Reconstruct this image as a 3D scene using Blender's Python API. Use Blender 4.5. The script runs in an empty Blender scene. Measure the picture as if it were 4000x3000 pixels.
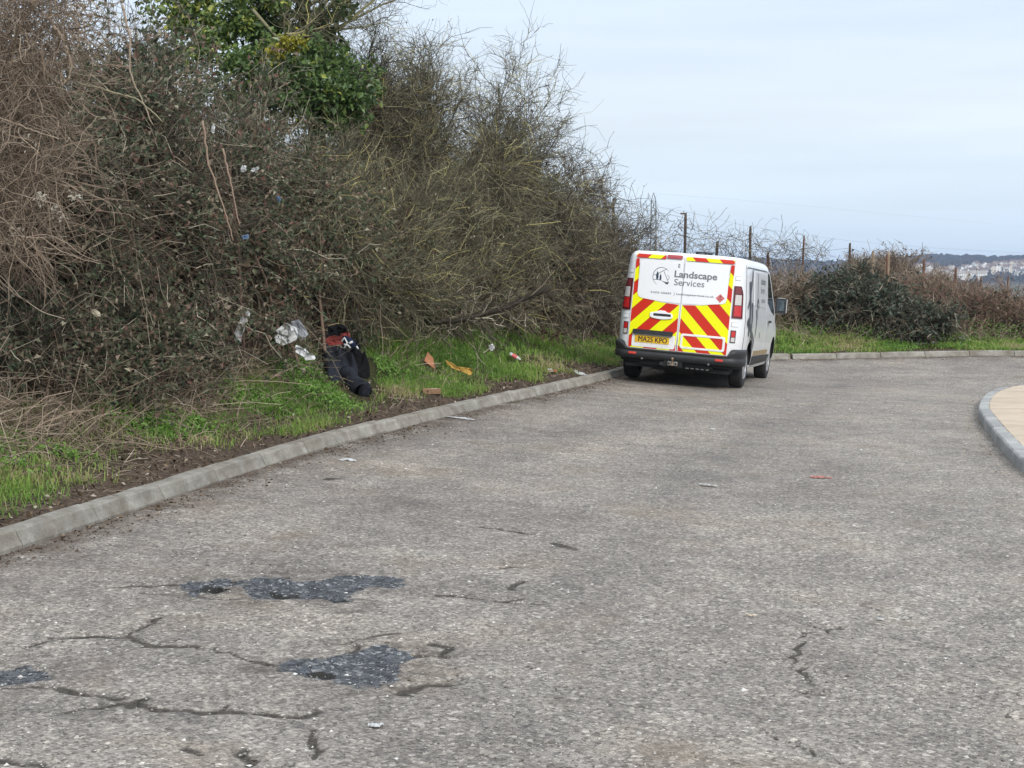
import bpy, bmesh, math, random
import numpy as np
from mathutils import Vector, Matrix

C = bpy.context.scene.collection
RNG = np.random.default_rng(11)
random.seed(5)
R_ = math.radians

# ------------------------------------------------------------------ camera
CAM_H = 1.6
PITCH = 0.0758
cd = bpy.data.cameras.new('camera')
cam = bpy.data.objects.new('camera', cd)
C.objects.link(cam)
cam.location = (0, 0, CAM_H)
cam.rotation_euler = (math.pi / 2 - PITCH, 0, 0)
cd.sensor_fit = 'HORIZONTAL'
cd.sensor_width = 36
cd.lens = 51.84
cd.clip_start = 0.1
cd.clip_end = 9000
bpy.context.scene.camera = cam

# ------------------------------------------------------------------ sky, sun, exposure
SUN_EL, SUN_AZ = 36, 157        # degrees; azimuth clockwise from +Y
world = bpy.data.worlds.new('World')
bpy.context.scene.world = world
world.use_nodes = True
wt = world.node_tree
wt.nodes.clear()
w_out = wt.nodes.new('ShaderNodeOutputWorld')
w_sky = wt.nodes.new('ShaderNodeTexSky')
w_sky.sky_type = 'NISHITA'
w_sky.sun_disc = False
w_sky.sun_elevation = R_(SUN_EL)
w_sky.sun_rotation = R_(SUN_AZ)
w_sky.air_density = 1.0
w_sky.dust_density = 2.0
w_b1 = wt.nodes.new('ShaderNodeBackground')
w_b1.inputs[1].default_value = 0.10
wt.links.new(w_sky.outputs[0], w_b1.inputs[0])
# thin high overcast veil, brighter overhead, with faint streaks
w_tc = wt.nodes.new('ShaderNodeTexCoord')
w_sep = wt.nodes.new('ShaderNodeSeparateXYZ')
wt.links.new(w_tc.outputs['Generated'], w_sep.inputs[0])
w_ramp = wt.nodes.new('ShaderNodeValToRGB')
el = w_ramp.color_ramp.elements
el[0].position = 0.0
el[0].color = (0.485, 0.595, 0.715, 1)
el[1].position = 1.0
el[1].color = (0.98, 1.04, 1.10, 1)
for p_, c_ in ((0.03, (0.495, 0.595, 0.71)), (0.10, (0.56, 0.62, 0.69)), (0.16, (0.55, 0.62, 0.705)), (0.28, (0.565, 0.64, 0.735)), (0.5, (0.75, 0.84, 0.95))):
    e_ = el.new(p_)
    e_.color = (*c_, 1)
wt.links.new(w_sep.outputs[2], w_ramp.inputs[0])
w_map = wt.nodes.new('ShaderNodeMapping')
w_map.inputs['Scale'].default_value = (1.2, 1.2, 14)
wt.links.new(w_tc.outputs['Generated'], w_map.inputs[0])
w_n = wt.nodes.new('ShaderNodeTexNoise')
w_n.inputs['Scale'].default_value = 2.2
w_n.inputs['Detail'].default_value = 5
wt.links.new(w_map.outputs[0], w_n.inputs['Vector'])
w_mr = wt.nodes.new('ShaderNodeMapRange')
w_mr.inputs[1].default_value = 0.3
w_mr.inputs[2].default_value = 0.7
w_mr.inputs[3].default_value = 0.93
w_mr.inputs[4].default_value = 1.07
wt.links.new(w_n.outputs[0], w_mr.inputs[0])
w_b2 = wt.nodes.new('ShaderNodeBackground')
wt.links.new(w_ramp.outputs[0], w_b2.inputs[0])
wt.links.new(w_mr.outputs[0], w_b2.inputs[1])
w_mix = wt.nodes.new('ShaderNodeMixShader')
w_mix.inputs[0].default_value = 0.85
wt.links.new(w_b1.outputs[0], w_mix.inputs[1])
wt.links.new(w_b2.outputs[0], w_mix.inputs[2])
wt.links.new(w_mix.outputs[0], w_out.inputs[0])

sd_ = bpy.data.lights.new('sun', 'SUN')
sd_.energy = 1.5
sd_.angle = R_(18)
sd_.color = (1.0, 0.95, 0.88)
sun = bpy.data.objects.new('sun', sd_)
C.objects.link(sun)
sun_dir = Vector((math.sin(R_(SUN_AZ)) * math.cos(R_(SUN_EL)), math.cos(R_(SUN_AZ)) * math.cos(R_(SUN_EL)), math.sin(R_(SUN_EL))))
sun.rotation_euler = sun_dir.to_track_quat('Z', 'Y').to_euler()
vs = bpy.context.scene.view_settings
bpy.context.scene.display_settings.display_device = 'sRGB'
vs.view_transform = 'Standard'
vs.look = 'None'
vs.gamma = 1
vs.use_curve_mapping = False
vs.exposure = 0.63
cy = bpy.context.scene.cycles
cy.use_denoising = True
cy.max_bounces = 6
cy.diffuse_bounces = 3
cy.transparent_max_bounces = 8

# ------------------------------------------------------------------ helpers
def tag(o, label=None, cat=None, group=None, kind=None):
    if label: o['label'] = label
    if cat: o['category'] = cat
    if group: o['group'] = group
    if kind: o['kind'] = kind
    return o

def empty(name, loc=(0, 0, 0), rz=0.0):
    o = bpy.data.objects.new(name, None)
    o.empty_display_size = 0.2
    C.objects.link(o)
    o.location = loc
    o.rotation_euler = (0, 0, rz)
    return o

def link(name, me, mat=None, parent=None, smooth=False):
    o = bpy.data.objects.new(name, me)
    C.objects.link(o)
    if mat is not None and not me.materials:
        me.materials.append(mat)
    if parent is not None: o.parent = parent
    if smooth:
        me.polygons.foreach_set('use_smooth', np.ones(len(me.polygons), bool))
    return o

def np_mesh(name, V, faces, attrs=None):
    """V (n,3); faces: list of (m,k) int arrays; attrs: {name: (n,) floats}"""
    me = bpy.data.meshes.new(name)
    V = np.asarray(V, np.float32)
    me.vertices.add(len(V))
    me.vertices.foreach_set('co', V.ravel())
    faces = [np.asarray(f, np.int32) for f in faces if len(f)]
    loops = np.concatenate([f.ravel() for f in faces])
    sizes = np.concatenate([np.full(len(f), f.shape[1], np.int32) for f in faces])
    starts = np.concatenate([[0], np.cumsum(sizes)[:-1]]).astype(np.int32)
    me.loops.add(len(loops))
    me.loops.foreach_set('vertex_index', loops)
    me.polygons.add(len(sizes))
    me.polygons.foreach_set('loop_start', starts)
    try:
        me.polygons.foreach_set('loop_total', sizes)
    except Exception:
        pass
    for k, a in (attrs or {}).items():
        at_ = me.attributes.new(k, 'FLOAT', 'POINT')
        at_.data.foreach_set('value', np.asarray(a, np.float32))
    me.update(calc_edges=True)
    me.validate()
    me.polygons.foreach_set('use_smooth', np.zeros(len(me.polygons), bool))
    return me

def grid_faces(nu, nv, flip=False):
    i = np.arange(nu - 1)[:, None] * nv + np.arange(nv - 1)[None, :]
    f = np.stack([i, i + nv, i + nv + 1, i + 1], -1).reshape(-1, 4)
    return f[:, ::-1] if flip else f

def unit(v):
    return v / np.maximum(np.linalg.norm(v, axis=-1, keepdims=True), 1e-9)

def tubes(P, Rad, sides=3, v=None):
    """P (N,K,3) polylines, Rad (N,K) -> verts, faces, attr"""
    N, K, _ = P.shape
    T = np.empty_like(P)
    T[:, 1:-1] = P[:, 2:] - P[:, :-2]
    T[:, 0] = P[:, 1] - P[:, 0]
    T[:, -1] = P[:, -1] - P[:, -2]
    T = unit(T)
    ref = unit(RNG.normal(size=(N, 1, 3)) + np.array([0.01, 0.02, 0.03]))
    n1 = unit(np.cross(T, np.broadcast_to(ref, T.shape)))
    n2 = np.cross(T, n1)
    a = np.arange(sides) * 2 * math.pi / sides
    V = P[:, :, None, :] + Rad[:, :, None, None] * (np.cos(a)[None, None, :, None] * n1[:, :, None, :] + np.sin(a)[None, None, :, None] * n2[:, :, None, :])
    base = (np.arange(N)[:, None, None] * K + np.arange(K - 1)[None, :, None]) * sides
    j = np.arange(sides)[None, None, :]
    j2 = (j + 1) % sides
    F = np.stack([base + j, base + j2, base + sides + j2, base + sides + j], -1).reshape(-1, 4)
    if v is None: v = RNG.random(N)
    return V.reshape(-1, 3), F, np.repeat(v, K * sides)

class Bag:
    """collects pieces into one mesh"""
    def __init__(s): s.V, s.F, s.A, s.n = [], {}, [], 0
    def add(s, V, F, a=None):
        V = np.asarray(V, float)
        F = np.asarray(F)
        s.V.append(V)
        s.F.setdefault(F.shape[1], []).append(F + s.n)
        s.A.append(np.zeros(len(V)) if a is None else np.asarray(a, float))
        s.n += len(V)
    def tube(s, P, r, sides=6, cap=True):
        P = np.asarray(P, float)
        r = np.broadcast_to(np.asarray(r, float), (len(P),))
        V, F, _ = tubes(P[None], r[None], sides)
        s.add(V, F)
        if cap:
            n0 = s.n - len(V)
            K = len(P)
            for k in (0, K - 1):
                s.F.setdefault(sides, []).append(np.array([[n0 + k * sides + j for j in (range(sides) if k else reversed(range(sides)))]]))
    def box(s, c, h, rot=None):
        c = np.asarray(c, float); h = np.asarray(h, float)
        V = np.array([[x, y, z] for x in (-1, 1) for y in (-1, 1) for z in (-1, 1)], float) * h
        if rot is not None: V = V @ np.asarray(rot).T
        s.add(V + c, [[0, 1, 3, 2], [4, 6, 7, 5], [0, 4, 5, 1], [2, 3, 7, 6], [0, 2, 6, 4], [1, 5, 7, 3]])
    def lathe(s, prof, n=24, axis='z', c=(0, 0, 0)):
        """prof [(r,h)...]"""
        a = np.arange(n) * 2 * math.pi / n
        pr = np.asarray(prof, float)
        X = pr[:, None, 0] * np.cos(a); Y = pr[:, None, 0] * np.sin(a)
        Z = np.broadcast_to(pr[:, None, 1], X.shape)
        V = np.stack([X, Y, Z], -1)
        if axis == 'x': V = V[..., [2, 0, 1]]
        if axis == 'y': V = V[..., [1, 2, 0]]
        V = V.reshape(-1, 3) + np.asarray(c)
        K = len(pr)
        i = np.arange(K - 1)[:, None] * n; j = np.arange(n)[None]; j2 = (j + 1) % n
        F = np.stack([i + j, i + j2, i + n + j2, i + n + j], -1).reshape(-1, 4)
        s.add(V, F)
    def mesh(s, name):
        return np_mesh(name, np.concatenate(s.V), [np.concatenate(f) for f in s.F.values()], {'v': np.concatenate(s.A)})
    def build(s, name, mat, parent=None, smooth=False):
        return link(name, s.mesh(name), mat, parent, smooth)

def bevel(o, w=0.004, seg=2, ang=35):
    m = o.modifiers.new('bevel', 'BEVEL')
    m.width = w; m.segments = seg; m.limit_method = 'ANGLE'; m.angle_limit = R_(ang)
    return o

# lattice value noise in numpy
def vnoise(x, y, seed=0):
    x = np.asarray(x, float); y = np.asarray(y, float)
    xi = np.floor(x).astype(np.int64); yi = np.floor(y).astype(np.int64)
    fx = x - xi; fy = y - yi
    fx = fx * fx * (3 - 2 * fx); fy = fy * fy * (3 - 2 * fy)
    def h(a, b):
        n = (a * 374761393 + b * 668265263 + seed * 974711) & 0x7fffffff
        n = ((n ^ (n >> 13)) * 1274126177) & 0x7fffffff
        return ((n ^ (n >> 16)) & 0xffff) / 65535.0
    return (h(xi, yi) * (1 - fx) + h(xi + 1, yi) * fx) * (1 - fy) + (h(xi, yi + 1) * (1 - fx) + h(xi + 1, yi + 1) * fx) * fy

def fbm(x, y, seed=0, o=4):
    s = 0; a = 0.5
    for k in range(o):
        s = s + a * vnoise(np.asarray(x) * 2 ** k, np.asarray(y) * 2 ** k, seed + k * 17)
        a *= 0.5
    return s / (1 - 0.5 ** o)

def sstep(a, b, x):
    t = np.clip((np.asarray(x, float) - a) / (b - a), 0, 1)
    return t * t * (3 - 2 * t)

# ------------------------------------------------------------------ materials
class NT:
    def __init__(s, name):
        s.m = bpy.data.materials.new(name)
        s.m.use_nodes = True
        s.t = s.m.node_tree
        s.b = s.t.nodes['Principled BSDF']
    def n(s, typ, **kw):
        nd = s.t.nodes.new('ShaderNode' + typ)
        for k, v in kw.items(): setattr(nd, k, v)
        return nd
    def l(s, a, b): s.t.links.new(a, b)
    def val(s, sock, v):
        if hasattr(v, 'is_linked') or hasattr(v, 'links'): s.l(v, sock)
        else: sock.default_value = v
    def math(s, op, a, b=0.0, c=0.0, clamp=False):
        nd = s.n('Math', operation=op); nd.use_clamp = clamp
        for i, v in enumerate((a, b, c)): s.val(nd.inputs[i], v)
        return nd.outputs[0]
    def noise(s, vec, scale, detail=3, rough=0.55):
        nd = s.n('TexNoise')
        if vec is not None: s.l(vec, nd.inputs['Vector'])
        nd.inputs['Scale'].default_value = scale
        nd.inputs['Detail'].default_value = detail
        nd.inputs['Roughness'].default_value = rough
        return nd.outputs[0]
    def ramp(s, fac, stops, interp='LINEAR'):
        nd = s.n('ValToRGB')
        nd.color_ramp.interpolation = interp
        e = nd.color_ramp.elements
        e[0].position = stops[0][0]; e[0].color = (*stops[0][1], 1)
        e[1].position = stops[-1][0]; e[1].color = (*stops[-1][1], 1)
        for p, c in stops[1:-1]:
            x = e.new(p); x.color = (*c, 1)
        s.l(fac, nd.inputs[0])
        return nd.outputs[0]
    def mr(s, v, a, b, c=0.0, d=1.0):
        nd = s.n('MapRange')
        s.val(nd.inputs[0], v)
        for i, q in enumerate((a, b, c, d)): nd.inputs[i + 1].default_value = q
        return nd.outputs[0]
    def mix(s, f, a, b, blend='MIX'):
        nd = s.n('MixRGB', blend_type=blend)
        s.val(nd.inputs[0], f)
        for i, v in ((1, a), (2, b)):
            if isinstance(v, tuple): nd.inputs[i].default_value = (*v, 1) if len(v) == 3 else v
            else: s.l(v, nd.inputs[i])
        return nd.outputs[0]
    def attr(s, name): 
        nd = s.n('Attribute'); nd.attribute_name = name
        return nd.outputs['Fac']
    def obj(s): return s.n('TexCoord').outputs['Object']
    def geo(s): return s.n('NewGeometry').outputs['Position']
    def bump(s, h, strength=0.5, dist=0.01):
        nd = s.n('Bump')
        nd.inputs['Strength'].default_value = strength
        nd.inputs['Distance'].default_value = dist
        s.l(h, nd.inputs['Height'])
        s.l(nd.outputs[0], s.b.inputs['Normal'])
    def col(s, v):
        if isinstance(v, tuple): s.b.inputs['Base Color'].default_value = (*v, 1)
        else: s.l(v, s.b.inputs['Base Color'])
        return s
    def rough(s, v): s.val(s.b.inputs['Roughness'], v); return s
    def spec(s, v): s.b.inputs['Specular IOR Level'].default_value = v; return s

def flat(name, col, rough=0.6, metal=0.0, coat=0.0, var=0.12, scale=9.0, spec=0.5):
    """a plain colour with a little grain and wear"""
    m = NT(name)
    n = m.noise(m.obj(), scale, 4)
    f = m.mr(n, 0.3, 0.7, 1 - var, 1 + var)
    m.col(m.mix(1.0, tuple(col), m.ramp(f, [(0, (0, 0, 0)), (1, (1, 1, 1))]), 'MULTIPLY')) if False else None
    a = tuple(max(0, c * (1 - var)) for c in col); b = tuple(min(1, c * (1 + var)) for c in col)
    m.col(m.ramp(n, [(0.3, a), (0.7, b)]))
    m.rough(rough); m.spec(spec)
    m.b.inputs['Metallic'].default_value = metal
    m.b.inputs['Coat Weight'].default_value = coat
    return m.m

def ramped(name, stops, rough=0.7, spec=0.3, transl=0.0, interp='LINEAR'):
    """colour from the per-piece random attribute v"""
    m = NT(name)
    m.col(m.ramp(m.attr('v'), stops, interp)).rough(rough).spec(spec)
    if transl:
        tr = m.n('BsdfTranslucent')
        m.l(m.ramp(m.attr('v'), stops, interp), tr.inputs[0])
        mx = m.n('MixShader'); mx.inputs[0].default_value = transl
        m.l(m.b.outputs[0], mx.inputs[1]); m.l(tr.outputs[0], mx.inputs[2])
        m.l(mx.outputs[0], m.t.nodes['Material Output'].inputs[0])
    return m.m

# ------------------------------------------------------------------ the kerb line that everything follows
def spline(ctrl, step=0.1):
    P = np.asarray(ctrl, float)
    P = np.vstack([2 * P[0] - P[1], P, 2 * P[-1] - P[-2]])
    out = []
    for i in range(1, len(P) - 2):
        t = np.linspace(0, 1, 40, endpoint=False)[:, None]
        a, b, c, d = P[i - 1], P[i], P[i + 1], P[i + 2]
        out.append(0.5 * ((2 * b) + (-a + c) * t + (2 * a - 5 * b + 4 * c - d) * t ** 2 + (-a + 3 * b - 3 * c + d) * t ** 3))
    out.append(P[-2][None])
    Q = np.concatenate(out)
    L = np.concatenate([[0], np.cumsum(np.linalg.norm(np.diff(Q, axis=0), axis=1))])
    s = np.arange(0, L[-1], step)
    return np.stack([np.interp(s, L, Q[:, 0]), np.interp(s, L, Q[:, 1])], 1), s

LEFT, LS = spline([(-5.6, -14), (-4.9, -6), (-4.15, 1), (-3.55, 5), (-2.89, 8.31), (-2.48, 10.13), (-1.84, 12.8), (-1.127, 15.08), (-.253, 17.5),
                   (.583, 19.75), (1.62, 22.85), (2.42, 25.6), (2.85, 27.0), (3.4, 28.2), (4.2, 29.2), (5.3, 29.72), (6.6, 29.9), (8, 30), (9.5, 30.05), (12, 30.0), (16, 29.4), (22, 28), (32, 25), (44, 20)])
LT = unit(np.gradient(LEFT, axis=0))
LN = np.stack([-LT[:, 1], LT[:, 0]], 1)          # to the bank side
def zk_of(s):
    y = np.interp(s, LS, LEFT[:, 1]); x = np.interp(s, LS, LEFT[:, 0])
    z = -0.0 * y
    z = z - 0.03 * sstep(18, 23.0, y) - 0.07 * sstep(22.5, 26.5, y) - 0.06 * sstep(26.5, 29.8, y)
    return z + 0.05 * sstep(6, 10, x)
LZ = zk_of(LS)
S_AT_Y = lambda y: float(np.interp(y, LEFT[:300, 1], LS[:300])) if y < 15 else float(np.interp(y, LEFT[:, 1][LEFT[:, 0] < 4.5], LS[LEFT[:, 0] < 4.5]))

def nearest(xy):
    xy = np.atleast_2d(xy)
    idx = np.empty(len(xy), int)
    for i in range(0, len(xy), 4000):
        q = xy[i:i + 4000]
        idx[i:i + 4000] = ((q[:, None, 0] - LEFT[None, ::2, 0]) ** 2 + (q[:, None, 1] - LEFT[None, ::2, 1]) ** 2).argmin(1) * 2
    d = xy - LEFT[idx]
    side = (d * LN[idx]).sum(1)                   # + = bank side
    along = np.clip((d * LT[idx]).sum(1), -.1, .1)
    dist = np.where(np.abs(side) > 3, np.linalg.norm(d, axis=1), np.abs(side)) 
    return LS[idx] + along, np.sign(side) * dist

def road_z(s, d):
    y = np.interp(s, LS, LEFT[:, 1])
    cf = 0.05 + 0.04 * sstep(9, 21, y)
    return np.interp(s, LS, LZ) - cf * 4 * (1 - np.exp(-np.maximum(d, 0) / 4))

def bank_amp(s):
    x = np.interp(s, LS, LEFT[:, 0]); y = np.interp(s, LS, LEFT[:, 1])
    return 1.25 - 0.25 * sstep(25, 29, y) - 0.75 * sstep(4.5, 12.5, x)

def bank_z(s, o, rough=True):
    z0 = np.interp(s, LS, LZ)
    A = bank_amp(s)
    x = np.interp(s, LS, LEFT[:, 0])
    far = sstep(3, 6, x)
    z = z0 - 0.03 + 0.115 * sstep(0.05, 0.14, o) + 0.03 * sstep(.15, .5, o)
    z = z + A * sstep(0.30, 4.4, o) * 1.0
    z = z + (1 - far) * 0.16 * np.clip(o - 3.0, 0, 6) - far * 0.10 * np.clip(o - 5.5, 0, 60) - 0.12 * np.clip(o - 9, 0, 80)
    if rough:
        px, py = s * 1.3, o * 1.3
        z = z + (fbm(px, py, 3) - .5) * 0.30 * sstep(0.45, 1.6, o) + (fbm(px * 5, py * 5, 9, 3) - .5) * 0.06 * sstep(0.14, 0.5, o)
    return z

def bank_pt(s, o):
    x = np.interp(s, LS, LEFT[:, 0]) + np.interp(s, LS, LN[:, 0]) * o
    y = np.interp(s, LS, LEFT[:, 1]) + np.interp(s, LS, LN[:, 1]) * o
    return np.stack([x, y, bank_z(s, o)], -1)

def ground(x, y):
    s, o = nearest(np.stack([np.atleast_1d(x), np.atleast_1d(y)], -1))
    return np.where(o > 0, bank_z(s, np.maximum(o, 0)), road_z(s, -o))

FD = 2212 * 1.44
cp, sp = math.cos(PITCH), math.sin(PITCH)
def ray(px, py):
    """viewing direction of a photo point (2212-wide coordinates)"""
    a = (px - 1106) / FD; b = -(py - 829.5) / FD
    return np.array([a, cp + b * sp, -sp + b * cp])
def at(px, py):
    """where the sight line through a photo point meets the ground"""
    d = ray(px, py)
    t = np.arange(3.5, 60, 0.04)
    P = np.array([0, 0, CAM_H]) + t[:, None] * d
    g = ground(P[:, 0], P[:, 1])
    k = np.argmax(P[:, 2] < g)
    p = P[k]
    return np.array([p[0], p[1], g[k]])
def on(px, py, Y):
    d = ray(px, py)
    return np.array([0, 0, CAM_H]) + d * (Y / d[1])
# ------------------------------------------------------------------ road sheet
def poly_sd(P, Q):
    """signed distance of points P (n,2) to polygon Q (m,2), + inside"""
    A = Q; B = np.roll(Q, -1, 0)
    ins = np.zeros(len(P), bool); dm = np.full(len(P), 1e9)
    for a, b in zip(A, B):
        ab = b - a
        t = np.clip(((P - a) @ ab) / (ab @ ab + 1e-12), 0, 1)
        dm = np.minimum(dm, np.linalg.norm(P - a - t[:, None] * ab, axis=1))
        c = ((a[1] > P[:, 1]) != (b[1] > P[:, 1]))
        with np.errstate(divide='ignore', invalid='ignore'):
            ins ^= c & (P[:, 0] < (b[0] - a[0]) * (P[:, 1] - a[1]) / (b[1] - a[1] + 1e-15) + a[0])
    return np.where(ins, dm, -dm)
def line_d(P, L):
    dm = np.full(len(P), 1e9)
    for a, b in zip(L[:-1], L[1:]):
        ab = b - a
        t = np.clip(((P - a) @ ab) / (ab @ ab + 1e-12), 0, 1)
        dm = np.minimum(dm, np.linalg.norm(P - a - t[:, None] * ab, axis=1))
    return dm
def jitter(L, amp, step=0.05, seed=0):
    L = np.asarray(L)
    D = np.concatenate([[0], np.cumsum(np.linalg.norm(np.diff(L, axis=0), axis=1))])
    s = np.arange(0, D[-1], step)
    Q = np.stack([np.interp(s, D, L[:, 0]), np.interp(s, D, L[:, 1])], 1)
    r = np.random.default_rng(seed)
    return Q + r.normal(size=Q.shape) * amp
c1p = lambda u, v: ((500 + u / 1.58) / 1.808, (2150 + v / 1.58) / 1.808)
c5p = lambda u, v: ((2900 + u / 3.0167) / 1.808, (2200 + v / 3.0167) / 1.808)
c6p = lambda u, v: ((u / 1.7015) / 1.808, (2300 + v / 1.7015) / 1.808)
def plane_pt(px, py):
    """road point under a photo point (iterated on the road surface)"""
    d = ray(px, py); z = -0.08
    for _ in range(5):
        t = (z - CAM_H) / d[2]
        p = d * t
        s, o = nearest(p[None, :2])
        z = float(road_z(s, -o)[0])
    return p[:2]
def gp(pts, f): return np.array([plane_pt(*f(*q)) for q in pts])
POT = [gp([(355, 210), (420, 190), (560, 185), (720, 185), (830, 158), (960, 160), (1060, 185), (1180, 180), (1290, 155), (1420, 145), (1560, 150), (1660, 180), (1700, 230), (1600, 235), (1480, 225), (1380, 240), (1330, 270), (1370, 300), (1340, 330), (1280, 320), (1180, 290), (1000, 300), (860, 305), (740, 290), (730, 250), (700, 215), (620, 215), (520, 245), (430, 235), (390, 262)], c1p),
       gp([(990, 740), (1060, 690), (1130, 670), (1290, 650), (1420, 600), (1560, 590), (1700, 620), (1790, 650), (1700, 700), (1600, 760), (1590, 800), (1440, 850), (1330, 840), (1250, 800), (1120, 780)], c1p),
       gp([(-300, 520), (0, 530), (150, 530), (300, 560), (280, 600), (0, 620), (-300, 610)], c6p)]
HOLE = [gp(q, c1p) for q in ([(430, 237), (500, 205), (560, 222), (615, 228), (540, 250)], [(878, 232), (925, 240), (935, 262), (1005, 258), (1032, 240), (1045, 275), (960, 288), (928, 272)], [(1150, 266), (1190, 274), (1250, 290), (1365, 308), (1300, 312), (1240, 296)], [(1128, 735), (1180, 726), (1240, 735), (1228, 770), (1160, 770)])]
CRACK = [(gp(q, f), w) for q, f, w in (
    ([(-100, 225), (150, 215), (355, 200)], c1p, .030), ([(60, 258), (420, 272), (520, 290), (740, 292)], c1p, .022),
    ([(180, 370), (330, 320), (600, 305), (830, 310), (990, 370), (1170, 385), (1290, 380), (1410, 400), (1560, 440), (1700, 490), (1880, 530)], c6p, .034),
    ([(830, 300), (870, 275), (960, 270), (1010, 240), (1040, 200), (1080, 165)], c6p, .030),
    ([(-200, 650), (60, 660), (330, 660), (520, 685), (690, 715), (830, 715)], c6p, .034), ([(450, 815), (640, 790), (800, 765), (960, 780), (1180, 800), (1400, 825), (1560, 810), (1750, 825), (2000, 840), (2160, 800)], c6p, .034),
    ([(920, 740), (960, 785)], c6p, .03), ([(1500, 790), (1530, 755)], c6p, .02), ([(2120, 920), (2100, 1000), (2040, 1040), (2120, 1090), (2090, 1160)], c6p, .022),
    ([(1660, 1080), (1640, 1190)], c6p, .04), ([(0, 1130), (140, 1165), (340, 1200)], c6p, .05), ([(1210, 1080), (1330, 1100)], c6p, .04),
    ([(1790, 650), (1900, 640), (2000, 600), (1930, 560)], c1p, .05), ([(1880, 275), (1960, 270), (2140, 295), (2260, 310), (2420, 300)], c1p, .020),
    ([(1700, 850), (1950, 820), (2060, 740)], c1p, .045), ([(1400, 620), (1420, 540), (1700, 500)], c1p, .03),
    ([(260, 340), (390, 350), (560, 395), (720, 435), (880, 465), (1300, 468), (1440, 500), (1600, 545), (1760, 535)], c5p, .015),
    ([(340, 585), (440, 625), (660, 685), (780, 715), (910, 760)], c5p, .018), ([(970, 765), (1080, 770), (1110, 740)], c5p, .022), ([(1110, 760), (1250, 780), (1540, 805)], c5p, .012), ([(1010, 785), (960, 825)], c5p, .014),
    ([(390, 855), (540, 875), (620, 890)], c5p, .014), ([(830, 800), (700, 815), (680, 850), (650, 880), (620, 905), (690, 905), (650, 940), (600, 965), (650, 990), (690, 1010), (650, 1040), (690, 1060), (560, 1075), (590, 1130), (700, 1180), (740, 1230), (760, 1280), (760, 1340), (830, 1420), (860, 1480)], c5p, .026),
    ([(690, 905), (740, 885)], c5p, .014), ([(690, 945), (740, 955)], c5p, .012), ([(400, 1120), (470, 1140), (560, 1135)], c5p, .016), ([(740, 1250), (950, 1280), (1110, 1300), (1330, 1350)], c5p, .018), ([(680, 1520), (840, 1520), (1060, 1555), (1240, 1590)], c5p, .020))]
CRACK += [(np.array([plane_pt(*q) for q in L]), w) for L, w in (
    ([(1045, 1138), (1100, 1145), (1162, 1155)], .030), ([(1200, 1172), (1230, 1182), (1245, 1186)], .05), ([(1100, 1275), (1120, 1262), (1140, 1252)], .025), ([(1060, 1228), (1140, 1222)], .03),
    ([(940, 1285), (1010, 1290), (1080, 1300), (1180, 1305)], .02), ([(700, 1033), (745, 1031)], .05), ([(350, 1200), (420, 1192), (520, 1180)], .02), ([(1500, 885), (1600, 884)], .08), ([(1590, 909), (1625, 910)], .12), ([(1640, 1570), (1700, 1600), (1790, 1640)], .02), ([(1330, 1520), (1420, 1530)], .02))]

def axis_steps(parts):
    out = []
    for a, b, st in parts: out.append(np.arange(a, b - 1e-6, st))
    return np.concatenate(out + [[parts[-1][1]]])
gx = axis_steps([(-9, -3.6, .3), (-3.6, -2.9, .08), (-2.9, 2.9, .021), (2.9, 5, .06), (5, 10, .15), (10, 45, .8)])
gy = axis_steps([(-14, 3, 1.0), (3, 4.7, .1), (4.7, 9.8, .026), (9.8, 14, .07), (14, 31, .17), (31, 32.2, .3)])
GX, GY = np.meshgrid(gx, gy, indexing='ij')
xy = np.stack([GX.ravel(), GY.ravel()], 1)
rs, ro = nearest(xy)
rz = road_z(rs, -ro)
rz = rz + (fbm(xy[:, 0] * .8, xy[:, 1] * .8, 41) - .5) * .02
wet = np.zeros(len(xy)); hole = np.zeros(len(xy)); crk = np.zeros(len(xy)); 
near = (xy[:, 0] > -3.6) & (xy[:, 0] < 3.2) & (xy[:, 1] > 4) & (xy[:, 1] < 13.5)
pn = xy[near]
nz = (fbm(pn[:, 0] * 7, pn[:, 1] * 7, 5) - .5)
wn = np.full(len(pn), -1.0); hn = np.full(len(pn), -1.0); cn = np.zeros(len(pn))
nz2 = (fbm(pn[:, 0] * 22, pn[:, 1] * 16, 6) - .5)
for q in POT: wn = np.maximum(wn, poly_sd(pn, q) + nz * .14 + nz2 * .13)
for q in HOLE: hn = np.maximum(hn, poly_sd(pn, q) + .018 + nz * .03)
for i, (L, w) in enumerate(CRACK):
    w = w * .82
    d = line_d(pn, jitter(L, w * .65, .05, i))
    wv = w * (.45 + .95 * vnoise(pn[:, 0] * 6 + i, pn[:, 1] * 4, 77))
    cn = np.maximum(cn, np.exp(-(d / wv) ** 2) * (0.62 + .65 * vnoise(pn[:, 0] * 14 + i, pn[:, 1] * 9, 79)))
wet[near] = sstep(-.07, .05, wn); halo = np.zeros(len(xy)); halo[near] = sstep(-.30, -.02, wn) * (1 - sstep(-.02, .05, wn)); hole[near] = sstep(-.02, .02, hn); crk[near] = cn
dz = np.zeros(len(xy))
dz[near] = -.018 * sstep(-.02, .12, wn) - .03 * sstep(-.01, .03, hn) - .012 * np.clip(cn, 0, 1)
rz = rz + dz
keep = (ro < .12).reshape(GX.shape)
F = grid_faces(len(gx), len(gy))
kf = keep.ravel()[F].all(1)
F = F[kf]
used = np.unique(F); remap = -np.ones(len(xy), int); remap[used] = np.arange(len(used))
gut = np.exp(-np.maximum(-ro, 0) / .30)
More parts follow.
